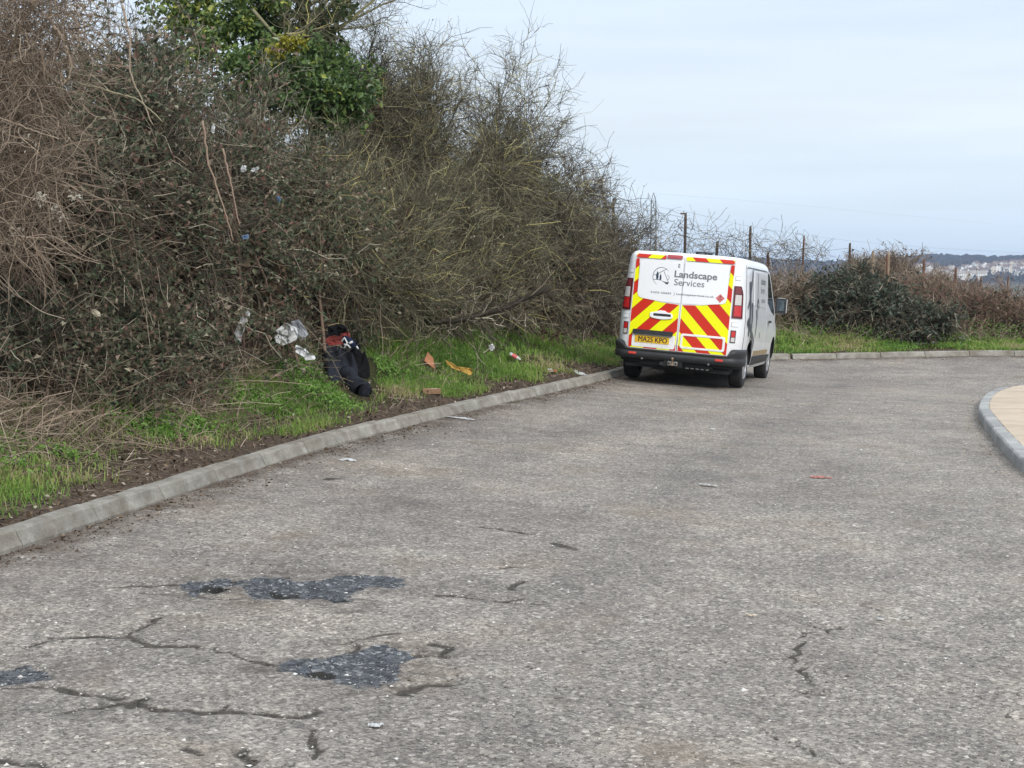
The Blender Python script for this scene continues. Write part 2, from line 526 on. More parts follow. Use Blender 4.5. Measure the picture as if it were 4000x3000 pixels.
road_me = np_mesh('road', np.column_stack([xy, rz])[used], [remap[F]], {'wet': wet[used], 'hole': hole[used], 'crack': crk[used], 'gutter': gut[used], 'halo': halo[used], 'track': (np.exp(-((-ro - 1.5) / .38) ** 2) + np.exp(-((-ro - 3.3) / .42) ** 2))[used]})
m = NT('asphalt')
P = m.geo()
trk = m.math('MULTIPLY', m.attr('track'), m.mr(m.noise(P, .9, 3), .3, .6, .3, 1.0))
big = m.noise(P, .55, 4); mid = m.noise(P, 3.0, 4)
vor = m.n('TexVoronoi'); vor.inputs['Scale'].default_value = 105; m.l(P, vor.inputs['Vector'])
vor2 = m.n('TexVoronoi'); vor2.inputs['Scale'].default_value = 52; m.l(P, vor2.inputs['Vector'])
chip = m.n('SeparateColor'); m.l(vor.outputs['Color'], chip.inputs[0])
chip2 = m.n('SeparateColor'); m.l(vor2.outputs['Color'], chip2.inputs[0])
stone = m.ramp(chip.outputs[0], [(0, (.055, .052, .048)), (.25, (.13, .124, .117)), (.60, (.215, .206, .195)), (.88, (.30, .285, .265)), (.97, (.40, .385, .36)), (1, (.62, .61, .58))])
stone2 = m.ramp(chip2.outputs[1], [(0, (.06, .057, .052)), (.4, (.165, .157, .147)), (.8, (.265, .25, .232)), (.95, (.36, .345, .32)), (1, (.60, .58, .55))])
c = m.mix(.5, stone, stone2)
c = m.mix(1.0, c, (1.29, 1.235, 1.175), 'MULTIPLY')
c = m.mix(1.0, c, m.ramp(big, [(.3, (.80, .79, .79)), (.5, (1.0, 1.0, 1.0)), (.7, (1.22, 1.18, 1.12))]), 'MULTIPLY')
c = m.mix(1.0, c, m.ramp(mid, [(.3, (.82, .81, .81)), (.7, (1.18, 1.17, 1.15))]), 'MULTIPLY')
mott = m.noise(P, 11.0, 4, .65)
c = m.mix(1.0, c, m.ramp(mott, [(.32, (.86, .85, .845)), (.5, (1.0, 1.0, 1.0)), (.68, (1.12, 1.11, 1.09))]), 'MULTIPLY')
sep = m.n('SeparateXYZ'); m.l(P, sep.inputs[0])
c = m.mix(trk, c, m.mix(1.0, c, (.80, .80, .81), 'MULTIPLY'))
stain = m.noise(P, 1.1, 6, .7)
c = m.mix(m.mr(stain, .54, .70, 0, .55), c, (.16, .12, .085))
fine = m.noise(P, 38, 3)
gutf = m.math('MULTIPLY', m.attr('gutter'), m.mr(m.noise(P, 3.5, 5), .35, .62, .30, 1.5), clamp=True)
c = m.mix(gutf, c, m.ramp(fine, [(.35, (.045, .034, .026)), (.7, (.17, .13, .10))]))
crf = m.mr(m.math('ADD', m.attr('crack'), m.math('MULTIPLY', m.math('SUBTRACT', fine, .5), .9)), .42, .72)
c = m.mix(crf, c, m.ramp(fine, [(.4, (.030, .026, .021)), (.62, (.085, .072, .058))]))
hl = m.math('MULTIPLY', m.attr('halo'), m.mr(m.noise(P, 9, 5, .7), .45, .62, 0, .8), clamp=True)
c = m.mix(hl, c, (.062, .05, .04))
wf = m.mr(m.math('ADD', m.attr('wet'), m.math('MULTIPLY', m.math('SUBTRACT', m.noise(P, 24, 6, .7), .5), 1.5)), .36, .66)
c = m.mix(wf, c, m.ramp(chip2.outputs[0], [(0, (.020, .022, .026)), (.4, (.050, .054, .062)), (.85, (.105, .110, .12)), (1, (.30, .30, .30))]))
hf = m.mr(m.math('ADD', m.attr('hole'), m.math('MULTIPLY', m.math('SUBTRACT', fine, .5), .6)), .32, .5)
c = m.mix(hf, c, (.012, .011, .008))
m.col(c)
rgh = m.math('SUBTRACT', .85, m.math('MULTIPLY', wf, .62))
rgh = m.math('ADD', rgh, m.math('MULTIPLY', hf, .3), clamp=True)
m.rough(rgh)
m.b.inputs['Specular IOR Level'].default_value = .35
hgt = m.math('ADD', m.math('MULTIPLY', vor.outputs['Distance'], -.8), m.math('MULTIPLY', fine, .8))
m.bump(hgt, .75, .010)
MAT_ASPHALT = m.m
road = link('road', road_me, MAT_ASPHALT, smooth=True)
tag(road, 'worn grey asphalt road with cracks and wet potholes', kind='structure')

# ------------------------------------------------------------------ verge and bank sheet
so = np.arange(0, LS[-1], .16)
oo = np.concatenate([np.arange(0, .2, .035), np.arange(.2, 3.2, .09), np.arange(3.2, 8, .3), np.arange(8, 14, .9), np.array([14, 18, 24, 34, 48, 70])])
SO, OO = np.meshgrid(so, oo, indexing='ij')
vp = bank_pt(SO.ravel(), OO.ravel())
bank_me = np_mesh('verge', vp, [grid_faces(len(so), len(oo), True)], {'off': OO.ravel()})
m = NT('verge_soil')
P = m.geo()
n1 = m.noise(P, 1.3, 5); n2 = m.noise(P, 22, 4); n3 = m.noise(P, 90, 2)
soil = m.ramp(n2, [(.3, (.038, .028, .021)), (.5, (.080, .059, .044)), (.75, (.16, .122, .09))])
soil = m.mix(m.mr(n3, .6, .72, 0, .6), soil, (.19, .155, .12))
turf = m.ramp(n2, [(.3, (.020, .028, .010)), (.7, (.060, .075, .026))])
tf = m.mr(m.math('ADD', m.attr('off'), m.math('MULTIPLY', m.math('SUBTRACT', n1, .5), 1.6)), .55, 1.0)
m.col(m.mix(tf, soil, m.mix(m.mr(n1, .35, .65), turf, (.055, .044, .026)))).rough(.95).spec(.1)
m.bump(m.math('ADD', n2, m.math('MULTIPLY', n3, .5)), .8, .03)
MAT_SOIL = m.m
bank = link('verge', bank_me, MAT_SOIL, smooth=True)
tag(bank, 'dark soil verge rising into a grassy bank behind the kerb', kind='structure')

# ------------------------------------------------------------------ kerbs
m = NT('kerb_concrete')
P = m.geo(); oi = m.n('ObjectInfo').outputs['Random']
n1 = m.noise(P, 6, 5, .65); n2 = m.noise(P, 60, 3); n3 = m.noise(P, 1.4, 3)
c = m.ramp(n1, [(.3, (.20, .188, .165)), (.55, (.295, .28, .25)), (.75, (.37, .355, .32))])
c = m.mix(1.0, c, m.ramp(oi, [(0, (.93, .93, .92)), (1, (1.07, 1.06, 1.04))]), 'MULTIPLY')
c = m.mix(m.mr(m.noise(P, 2.6, 6, .7), .44, .64, 0, .68), c, (.135, .112, .084))
c = m.mix(m.mr(n2, .60, .70, 0, .5), c, (.09, .08, .066))
m.col(c).rough(.9).spec(.2)
m.bump(m.math('ADD', n2, n1), .45, .008)
MAT_KERB = m.m
m = NT('kerb_granite')
P = m.geo(); oi = m.n('ObjectInfo').outputs['Random']
n1 = m.noise(P, 120, 2); n2 = m.noise(P, 3, 4)
c = m.ramp(n1, [(.3, (.26, .26, .255)), (.7, (.44, .44, .43))])
c = m.mix(1.0, c, m.ramp(n2, [(.3, (.78, .78, .78)), (.7, (1.1, 1.1, 1.1))]), 'MULTIPLY')
c = m.mix(1.0, c, m.ramp(oi, [(0, (.82, .82, .83)), (1, (1.12, 1.12, 1.1))]), 'MULTIPLY')
m.col(c).rough(.85).spec(.25)
m.bump(n1, .3, .004)
MAT_KERB2 = m.m

def kerb_mesh(name, L, prof, seed):
    """stone along +X, road face at y=0 side -y, prof [(y,z)]"""
    r = np.random.default_rng(seed)
    ns = 5
    pr = np.array(prof); K = len(pr)
    V = []
    for i in range(ns):
        x = (i / (ns - 1) - .5) * L
        q = pr + r.normal(size=pr.shape) * .0022 * np.array([1, 1])
        if i in (0, ns - 1):
            q = pr + np.array([.004, -.004]) * (pr[:, 1:2] > .02)
        V.append(np.column_stack([np.full(K, x), q]))
    V = np.concatenate(V)
    F = grid_faces(ns, K)
    cap = [list(range(K)), [(ns - 1) * K + k for k in reversed(range(K))]]
    return np_mesh(name, V, [F, np.array(cap)])
PROF = [(0, -.12), (0, .012), (.022, .060), (.036, .094), (.052, .108), (.140, .112), (.140, -.12)]
PROF2 = [(0, -.12), (0, .088), (.006, .112), (.022, .126), (.135, .130), (.135, -.12)]
def lay_kerb(path, S, Nrm, zfun, s0, s1, L, prof, mat, parent, nvar=4, seed=0, face_sign=1, wob=.006):
    step = L + .012
    meshes = [kerb_mesh('kerb_stone', L, prof, seed + i) for i in range(nvar)]
    for me in meshes: me.materials.append(mat)
    r = random.Random(seed)
    s = s0
    while s < s1:
        sm = s + L / 2
        px, py = np.interp(sm, S, path[:, 0]), np.interp(sm, S, path[:, 1])
        ax, ay = np.interp(s, S, path[:, 0]), np.interp(s, S, path[:, 1])
        bx, by = np.interp(s + L, S, path[:, 0]), np.interp(s + L, S, path[:, 1])
        za, zb = zfun(s), zfun(s + L)
        o = bpy.data.objects.new('kerb_stone', r.choice(meshes))
        C.objects.link(o)
        o.parent = parent
        o.location = ((ax + bx) / 2, (ay + by) / 2, (za + zb) / 2 + r.uniform(-wob, wob))
        yaw = math.atan2(by - ay, bx - ax) + r.uniform(-wob, wob)
        pit = -math.atan2(zb - za, L)
        o.rotation_euler = (r.uniform(-.012, .012), pit + r.uniform(-wob, wob), yaw)
        if face_sign < 0: o.scale = (1, -1, 1)
        s += step
kerb = empty('kerb')
tag(kerb, 'row of worn concrete kerb stones along the verge', kind='structure')
zkf = lambda s: float(np.interp(s, LS, LZ))
S1 = float(LS[np.argmin(np.hypot(LEFT[:, 0] - 2.5, LEFT[:, 1] - 25.9))])
S2 = float(LS[np.argmin(np.hypot(LEFT[:, 0] - 5.4, LEFT[:, 1] - 29.74))])
S3 = float(LS[np.argmin(np.hypot(LEFT[:, 0] - 11.5, LEFT[:, 1] - 30.0))])
S0 = float(LS[np.argmin(np.abs(LEFT[:150 + 60, 1] - 4.0))])
lay_kerb(LEFT, LS, LN, zkf, S0, S1 - .1, .905, PROF, MAT_KERB, kerb, seed=1)
lay_kerb(LEFT, LS, LN, zkf, S1 + .83, S2 - .1, .44, PROF, MAT_KERB, kerb, seed=7)
lay_kerb(LEFT, LS, LN, zkf, S2 + .3, S3, .905, PROF, MAT_KERB, kerb, seed=12)

# island on the inside of the bend: bull-nosed kerb and buff paving slabs
INN, IS = spline([(4.1, 6.5), (4.28, 9.5), (4.48, 12), (4.66, 13.4), (4.91, 14.5), (5.34, 16.3), (5.98, 18.8), (6.36, 20.0), (6.84, 21.3), (7.40, 22.6), (8.25, 24.2), (9.5, 25.6), (11.5, 26.6), (15, 26.6), (20, 25.4)])
IT = unit(np.gradient(INN, axis=0)); IN_ = np.stack([IT[:, 1], -IT[:, 0]], 1)
_s, _o = nearest(INN)
IZ = road_z(_s, -_o)
ikerb = empty('island_kerb')
tag(ikerb, 'pale grey bull nosed kerb stones edging the paved corner', kind='structure')
lay_kerb(INN, IS, IN_, lambda s: float(np.interp(s, IS, IZ)), 0.3, IS[-1] - 1, .605, PROF2, MAT_KERB2, ikerb, seed=21, face_sign=-1, wob=.003)
m = NT('buff_paving')
P = m.geo(); oi = m.n('ObjectInfo').outputs['Random']
n1 = m.noise(P, 2.5, 4); n2 = m.noise(P, 60, 3)
c = m.ramp(n1, [(.3, (.44, .36, .275)), (.7, (.54, .45, .355))])
c = m.mix(1.0, c, m.ramp(oi, [(0, (.965, .965, .96)), (1, (1.03, 1.03, 1.03))]), 'MULTIPLY')
c = m.mix(m.mr(n2, .62, .72, 0, .4), c, (.25, .20, .15))
m.col(c).rough(.9).spec(.2); m.bump(n2, .25, .004)
MAT_BUFF = m.m
pav = empty('pavement')
tag(pav, 'buff paving slabs behind the island kerb', kind='structure')
bed = Bag()
ss = np.arange(0.3, IS[-1] - 1, .3)
off = np.array([.10, 1, 2.2])
def ipt(s, o, dz=0.0):
    x = np.interp(s, IS, INN[:, 0]) + np.interp(s, IS, IN_[:, 0]) * o
    y = np.interp(s, IS, INN[:, 1]) + np.interp(s, IS, IN_[:, 1]) * o
    return np.stack([x, y, np.interp(s, IS, IZ) + dz + 0 * o], -1)
A, B = np.meshgrid(ss, off, indexing='ij')
bed.add(ipt(A.ravel(), B.ravel(), .1235), grid_faces(len(ss), len(off)))
link('mortar_bed', bed.mesh('mortar_bed'), flat('mortar', (.42, .345, .26), .95), pav)
k = 0
s = 1.0
while s < IS[-1] - 5:
    for r_ in range(3):
        o0 = .142 + r_ * .62; o1 = o0 + .607
        sh = s + (.45 if r_ % 2 else 0)
        a = ipt(np.array([sh, sh, sh + .893, sh + .893]), np.array([o0, o1, o1, o0]), .128 + random.uniform(-.003, .003))
        V = np.concatenate([a, a - np.array([0, 0, .04])])
        me = np_mesh('paving_slab', V, [np.array([[3, 2, 1, 0], [0, 1, 5, 4], [1, 2, 6, 5], [2, 3, 7, 6], [3, 0, 4, 7]])])
        link('paving_slab', me, MAT_BUFF, pav)
    s += .90
# ground on the inside of the bend, far from the lens
gs = Bag()
ss = np.arange(0, IS[-1], .8); off = np.array([2.05, 4, 8, 14])
A, B = np.meshgrid(ss, off, indexing='ij')
gs.add(ipt(A.ravel(), B.ravel(), .10), grid_faces(len(ss), len(off)))
tag(gs.build('island_ground', MAT_SOIL), 'bare ground behind the paved corner', kind='structure')

# ------------------------------------------------------------------ valley, hill
def land_z(r, a):
    """height of the open country at range r (m), azimuth a (deg from +Y to the right)"""
    z = -3 - 14 * sstep(40, 300, r) - 16 * sstep(300, 1100, r) + 14 * sstep(1200, 1700, r) 
    z = z + 13 * sstep(1700, 2050, r) + (29 + 4 * np.sin(a * .33 + 1.0) + 3.0 * np.sin(a * .9)) * sstep(1980, 2500, r) - 30 * sstep(2700, 3400, r)
    return z
ang = np.concatenate([np.arange(-180, -12, 6), np.arange(-12, 30, .035), np.arange(30, 180.1, 6)])
rad = np.concatenate([np.array([26, 40, 60, 90, 140, 200, 300, 450, 650, 900, 1200, 1400, 1600, 1700, 1800, 1900, 1980, 2040]), np.arange(2080, 2560, 22), np.array([2600, 2700, 2900, 3400])])
AA, RR = np.meshgrid(ang, rad, indexing='ij')
zz = land_z(RR, AA)
wood = sstep(1990, 2060, RR + 25 * (fbm(AA * 1.1, RR * 0.01, 8) - .5)) 
bump_ = (vnoise(AA * 5.5, RR * .035, 3) * .6 + vnoise(AA * 11, RR * .07, 4) * .4) * 11 * wood
zz = zz + bump_ - 3 * wood
X = RR * np.sin(np.radians(AA)); Y = RR * np.cos(np.radians(AA))
land_me = np_mesh('hills', np.stack([X, Y, zz], -1).reshape(-1, 3), [grid_faces(len(ang), len(rad), True)], {'wood': wood.ravel(), 'rng': RR.ravel() / 2000})
m = NT('far_country')
P = m.geo()
n1 = m.noise(P, .006, 4); n2 = m.noise(P, .035, 5, .65); n3 = m.noise(P, .12, 4)
field = m.ramp(n1, [(.30, (.05, .08, .035)), (.40, (.085, .09, .05)), (.52, (.17, .15, .10)), (.66, (.11, .10, .07))], 'LINEAR')
field = m.mix(m.mr(n2, .5, .62, 0, .8), field, (.05, .052, .03))
woods = m.ramp(n3, [(.3, (.012, .013, .011)), (.7, (.038, .035, .030))])
m.col(m.mix(m.attr('wood'), field, woods)).rough(1).spec(0)
hills = link('hills', land_me, m.m, smooth=True)
tag(hills, 'open valley rising to a long wooded hill', kind='structure')

# ------------------------------------------------------------------ haze
hz = Bag(); hz.box((0, 0, 0.5), (4200, 4200, 36.5))
hm = bpy.data.materials.new('haze'); hm.use_nodes = True
hm.node_tree.nodes.clear()
ho = hm.node_tree.nodes.new('ShaderNodeOutputMaterial'); hv = hm.node_tree.nodes.new('ShaderNodeVolumePrincipled')
hv.inputs['Color'].default_value = (.60, .74, 1, 1); hv.inputs['Density'].default_value = .00017; hv.inputs['Anisotropy'].default_value = .0
hm.node_tree.links.new(hv.outputs[0], ho.inputs['Volume'])
tag(hz.build('haze', hm), 'thin pale blue haze over the valley', kind='stuff')
# ------------------------------------------------------------------ vegetation
def kx(stops, k): return [(p, tuple(c * k for c in col)) for p, col in stops]
TWIG = ramped('twig_bark', kx([(0, (.024, .020, .015)), (.45, (.060, .050, .037)), (.70, (.115, .098, .071)), (.86, (.23, .20, .15)), (1, (.36, .325, .25))], 1.35), .85, .2)
TWIG_OLIVE = ramped('lichened_bark', kx([(0, (.026, .022, .016)), (.40, (.062, .055, .038)), (.68, (.118, .108, .072)), (.85, (.21, .198, .125)), (.95, (.29, .27, .15)), (1, (.38, .34, .13))], 1.45), .85, .2)
TWIG_RED = ramped('bramble_bark', kx([(0, (.040, .026, .022)), (.4, (.095, .060, .045)), (.75, (.15, .105, .078)), (1, (.23, .18, .13))], 1.7), .8, .25)
TWIG_TAN = ramped('dry_vine_bark', kx([(0, (.075, .055, .040)), (.4, (.15, .115, .085)), (.8, (.235, .185, .14)), (1, (.34, .285, .22))], 1.35), .9, .15)
LEAF_MIX = ramped('bramble_leaf', kx([(0, (.018, .026, .014)), (.25, (.035, .046, .026)), (.50, (.060, .070, .042)), (.68, (.085, .078, .054)), (.82, (.11, .085, .06)), (.90, (.09, .045, .038)), (1, (.20, .19, .14))], 2.2), .6, .3, .25)
LEAF_DARK = ramped('bramble_leaf_dark', kx([(0, (.022, .032, .022)), (.5, (.044, .060, .040)), (.85, (.075, .092, .066)), (1, (.10, .085, .07))], 1.35), .45, .4, .18)
LEAF_BROWN = ramped('withered_leaf', kx([(0, (.04, .028, .02)), (.5, (.085, .06, .04)), (1, (.15, .11, .075))], 1.2), .85, .1, .2)
LEAF_IVY = ramped('ivy_leaf', kx([(0, (.016, .032, .010)), (.4, (.042, .074, .022)), (.75, (.085, .125, .034)), (.90, (.15, .18, .042)), (1, (.24, .25, .06))], 1.9), .38, .5, .2)
LEAF_GOLD = ramped('yellow_ivy_leaf', [(0, (.14, .15, .02)), (.6, (.30, .28, .03)), (1, (.42, .38, .05))], .5, .4, .25)
BERRY = ramped('red_berry', [(0, (.10, .015, .015)), (1, (.22, .03, .02))], .4)
BARK = NT('bark')
_p = BARK.geo(); _n = BARK.noise(_p, 14, 5, .7); _n2 = BARK.noise(_p, 3, 3)
BARK.col(BARK.mix(BARK.mr(_n2, .4, .62), BARK.ramp(_n, [(.3, (.035, .028, .022)), (.7, (.14, .12, .09))]), BARK.ramp(_n, [(.3, (.07, .07, .03)), (.7, (.20, .19, .08))]))).rough(.95).spec(.1)
BARK.bump(_n, .8, .02)
BARK = BARK.m

def interp_curve(P, idx, t):
    K = P.shape[1]
    f = np.clip(t, 0, .999) * (K - 1)
    i = f.astype(int); w = (f - i)[:, None]
    a = P[idx, i]; b = P[idx, np.minimum(i + 1, K - 1)]
    return a * (1 - w) + b * w, unit(b - a)

def leaves(P, size, v=None, up=0.3, asp=.62, fold=.25, rng=RNG, quad=True):
    """little folded leaves at points P"""
    n = len(P)
    d = unit(rng.normal(size=(n, 3)) + np.array([0, 0, -.15]))
    nn = unit(np.cross(d, unit(rng.normal(size=(n, 3)) + np.array([0, 0, 1e-3]))))
    nn = unit(nn * np.sign(nn[:, 2:3] + 1e-6) + np.array([0, -.15, up]))
    sd = unit(np.cross(nn, d)); nn = np.cross(d, sd)
    L = size * rng.uniform(.6, 1.35, n)[:, None]
    W = L * asp * .5
    a = P; b = P + d * L * .5 + sd * W + nn * L * fold; c = P + d * L - nn * L * .1; e = P + d * L * .5 - sd * W + nn * L * fold
    V = np.stack([a, b, c, e], 1).reshape(-1, 3)
    i = np.arange(n) * 4
    F = np.concatenate([np.stack([i, i + 1, i + 2], 1), np.stack([i, i + 2, i + 3], 1)])
    if v is None: v = rng.random(n)
    return V, F, np.repeat(v, 4)

def grow(src, idx, t, length, mix_t, mix_r, up, K, wig, rng, out=None, mix_o=0.0, droop=0.0):
    p, T = interp_curve(src, idx, t)
    n = len(idx)
    r = unit(rng.normal(size=(n, 3)))
    d = T * mix_t + r * mix_r + np.array([0, 0, up])
    if out is not None: d = d + unit(p - out) * mix_o
    d = unit(d)
    s = np.linspace(0, 1, K)[None, :, None]
    L = np.asarray(length)[:, None, None]
    Q = p[:, None] + d[:, None] * L * s
    Q = Q + np.array([0, 0, -1.0]) * (L * s ** 2) * droop
    w = rng.normal(size=(n, K, 3)) * wig
    w[:, 0] = 0
    return Q + np.cumsum(w, 1) * L

def woody(base, rx, ry, h, rng, n_main=22, n_sec=420, n_fine=6000, main_r=.016, sec_r=.0055, fine_r=.0026, style='thorn', yaw=0.0, lean=(0, 0), fine_len=(.14, .42), sec_len=(.4, 1.1), spread=.35, stub=.25, droopy=0):
    """branch skeleton filling a rounded body; returns main, sec, fine polylines"""
    base = np.asarray(base, float)
    ca, sa = math.cos(yaw), math.sin(yaw)
    def body(n, lo, hi):
        u = unit(rng.normal(size=(n, 3))); u[:, 2] = np.abs(u[:, 2]) * 1.1 - .12
        u = u * rng.uniform(lo, hi, (n, 1))
        x = u[:, 0] * rx; y = u[:, 1] * ry
        return np.stack([x * ca - y * sa, x * sa + y * ca, np.maximum(u[:, 2], .02) * h], 1)
    b = rng.normal(size=(n_main, 3)) * np.array([rx * spread, ry * spread, 0])
    b = np.stack([b[:, 0] * ca - b[:, 1] * sa, b[:, 0] * sa + b[:, 1] * ca, 0 * b[:, 0]], 1)
    e = body(n_main, .72, 1.03) + np.array([lean[0], lean[1], 0])
    K = 9
    s = np.linspace(0, 1, K)[None, :, None]
    if style == 'thorn':
        c = b + (e - b) * .35 + np.stack([0 * e[:, 0], 0 * e[:, 0], h * rng.uniform(.15, .45, n_main)], 1)
    else:                                   # arching canes
        c = b + (e - b) * .55 + np.stack([0 * e[:, 0], 0 * e[:, 0], h * rng.uniform(.4, .95, n_main)], 1)
    Q = (1 - s) ** 2 * b[:, None] + 2 * s * (1 - s) * c[:, None] + s ** 2 * e[:, None]
    Q = Q + np.cumsum(rng.normal(size=Q.shape) * .035 * (s > 0), 1)
    Q = Q + base
    Q[:, :, 2] = np.where(s[:, :, 0] > 0, Q[:, :, 2], Q[:, :, 2] - .2)
    ctr = base + np.array([0, 0, h * .35])
    idx = rng.integers(0, n_main, n_sec); t = rng.uniform(stub, 1, n_sec) ** .8
    S = grow(Q, idx, t, rng.uniform(*sec_len, n_sec) * (1.15 - .4 * t), .65, .75, (.12 if style == 'thorn' else .0) - .10 * droopy, 6, .062, rng, ctr, .35 + .25 * droopy, (.0 if style == 'thorn' else .3) + .38 * droopy)
    idx = rng.integers(0, n_sec, n_fine); t = rng.uniform(.05, 1, n_fine)
    Fn = grow(S, idx, t, rng.uniform(*fine_len, n_fine), .7, .85, .05, 3, .13, rng, ctr, .2, .05)
    r_m = main_r * rng.uniform(.5, 1.3, (n_main, 1)) * np.linspace(1, .3, K)[None]
    r_s = sec_r * rng.uniform(.6, 1.4, (n_sec, 1)) * np.linspace(1, .45, 6)[None]
    r_f = fine_r * rng.uniform(.7, 1.4, (n_fine, 1)) * np.linspace(1, .55, 3)[None]
    return (Q, r_m), (S, r_s), (Fn, r_f)

def plant(name, label, cat, group, base, skel, mats, leaf=None, inner=None, berries=0, rng=RNG, vshift=0.0):
    """one bush: branches, twigs, leaves as its parts"""
    root = empty(name, tuple(base))
    tag(root, label, cat, group)
    b0 = np.asarray(base)
    (Q, rm), (S, rsx), (Fn, rf) = skel
    V, F, a = tubes(Q - b0, rm, 5, np.clip(rng.normal(.4 + vshift, .2, len(Q)), 0, 1))
    tag(link('branches', np_mesh('branches', V, [F], {'v': a}), mats[0], root, True), kind='stuff')
    bg = Bag()
    V, F, a = tubes(S - b0, rsx, 3, np.clip(rng.normal(.5 + vshift, .24, len(S)), 0, 1)); bg.add(V, F, a)
    V, F, a = tubes(Fn - b0, rf, 3, np.clip(rng.normal(.5 + vshift, .26, len(Fn)), 0, 1)); bg.add(V, F, a)
    tag(link('twigs', bg.mesh('twigs'), mats[1], root), kind='stuff')
    if leaf:
        n, size, mt, kw = leaf
        i = rng.integers(0, len(Fn), n)
        p, _ = interp_curve(Fn, i, rng.uniform(.1, 1, n))
        # leaves gather in patches
        dens = fbm(p[:, 0] * 1.6 + p[:, 1] * .9, p[:, 2] * 1.8, 51)
        p = p[dens > rng.uniform(.25, .62, n)]
        V, F, a = leaves(p - b0, size, rng=rng, **kw)
        tag(link('leaves', np_mesh('leaves', V, [F], {'v': a}), mt, root), kind='stuff')
    if inner:
        n, size, mt = inner
        i = rng.integers(0, len(S), n)
        p, _ = interp_curve(S, i, rng.uniform(0, .6, n))
        p = b0 + (p - b0) * rng.uniform(.55, .9, (n, 1))
        V, F, a = leaves(p - b0, size, rng=rng, up=0, fold=.1)
        tag(link('dead_leaves', np_mesh('dead_leaves', V, [F], {'v': a}), mt, root), kind='stuff')
    if berries:
        i = rng.integers(0, len(Fn), berries)
        p, _ = interp_curve(Fn, i, rng.uniform(.6, 1, berries)); p = p - b0
        o = np.array([[1, 0, 0], [-1, 0, 0], [0, 1, 0], [0, -1, 0], [0, 0, 1], [0, 0, -1]]) * .009
        V = (p[:, None] + o[None]).reshape(-1, 3)
        f = np.array([[0, 2, 4], [2, 1, 4], [1, 3, 4], [3, 0, 4], [2, 0, 5], [1, 2, 5], [3, 1, 5], [0, 3, 5]])
        F = (np.arange(berries)[:, None, None] * 6 + f[None]).reshape(-1, 3)
        tag(link('berries', np_mesh('berries', V, [F], {'v': np.repeat(rng.random(berries), 6)}), BERRY, root), kind='stuff')
    return root

def hpos(y, o):
    return bank_pt(np.array([S_AT_Y(y)]), np.array([o]))[0]
G_H = 'bushes of the overgrown hedge'
def yaw_at(y):
    s = S_AT_Y(y)
    return math.atan2(np.interp(s, LS, LT[:, 1]), np.interp(s, LS, LT[:, 0]))

def hedge_bush(u, Y, vtop, rx, ry, seed, label, name='hawthorn', cat='bush', mats=(TWIG, TWIG), leaf=None, inner=None, berries=0, vshift=0., over=.25, **kw):
    rng = np.random.default_rng(seed)
    b = on(u, 700, Y); b[2] = ground(b[0], b[1])[0] - .05
    h = on(u, vtop, Y)[2] - b[2] - over
    s, _ = nearest(b[None, :2])
    yw = math.atan2(np.interp(s[0], LS, LT[:, 1]), np.interp(s[0], LS, LT[:, 0]))
    sk = woody(b, rx, ry, h, rng, yaw=yw, **kw)
    return plant(name, label, cat, G_H, b, sk, mats, leaf, inner, berries, rng, vshift)
LB = (2400, .12, LEAF_BROWN)
OLI = (TWIG_OLIVE, TWIG_OLIVE)
# the screen of older growth behind the front bushes
for i, (u, Y, rx, vt, lab) in enumerate(((40, 15.8, 2.0, -60, 'dense brown thicket behind the dangling dry vines'), (240, 16.9, 2.0, -60, 'dense brown thicket behind the bramble mass, left of the ivy tree'), (390, 18.6, 1.8, -15, 'dense brown thicket showing sky gaps just left of the ivy tree'))):
    hedge_bush(u, Y, vt, rx, 1.6, 100 + i, lab, 'thicket', 'thicket', (TWIG, TWIG), (9500, .075, LEAF_MIX, {}), (2800, .15, LEAF_BROWN), n_main=26, n_sec=480, n_fine=4200, fine_r=.0036, main_r=.02)
# front row, near end to far end
hedge_bush(70, 13.4, 60, 1.6, 1.2, 201, 'bramble thicket with brownish leaves smothered by dry vines', 'bramble', 'bramble', (TWIG_RED, TWIG), (7000, .055, LEAF_MIX, {}), LB, style='cane', n_main=34, n_sec=560, n_fine=5200)
hedge_bush(270, 14.7, 55, 1.55, 1.2, 202, 'tall bramble thicket with mottled brown and green leaves, between the dry vines and the ivy', 'bramble', 'bramble', (TWIG_RED, TWIG), (24000, .060, LEAF_MIX, {}), LB, style='cane', n_main=36, n_sec=640, n_fine=6200)
hedge_bush(450, 16.2, 175, 1.5, 1.2, 203, 'leafy bramble thicket below the ivy, above the white plastic', 'bramble', 'bramble', (TWIG_RED, TWIG), (24000, .060, LEAF_MIX, {}), LB, style='cane', n_main=36, n_sec=640, n_fine=6200)
hedge_bush(605, 18.0, 285, 1.45, 1.2, 204, 'leafy bramble thicket under the hanging ivy, above the black jacket', 'bramble', 'bramble', (TWIG_RED, TWIG_OLIVE), (20000, .058, LEAF_MIX, {}), LB, style='cane', n_main=32, n_sec=600, n_fine=6200)
hedge_bush(745, 20.0, 290, 1.5, 1.3, 205, 'olive tinted hawthorn bush just right below the ivy', mats=OLI, leaf=(6000, .040, LEAF_MIX, {}), inner=LB, n_main=30, n_sec=600, n_fine=7000)
hedge_bush(865, 21.6, 330, 1.45, 1.1, 207, 'low lichened hawthorn skirt overhanging the lush grass', mats=OLI, leaf=(5000, .036, LEAF_MIX, {}), inner=LB, n_main=28, n_sec=560, n_fine=6500)
hedge_bush(975, 23.2, 355, 1.45, 1.1, 210, 'grey green hawthorn in the middle of the lower hedge front', mats=OLI, leaf=(4500, .036, LEAF_MIX, {}), inner=LB, n_main=28, n_sec=560, n_fine=6200)
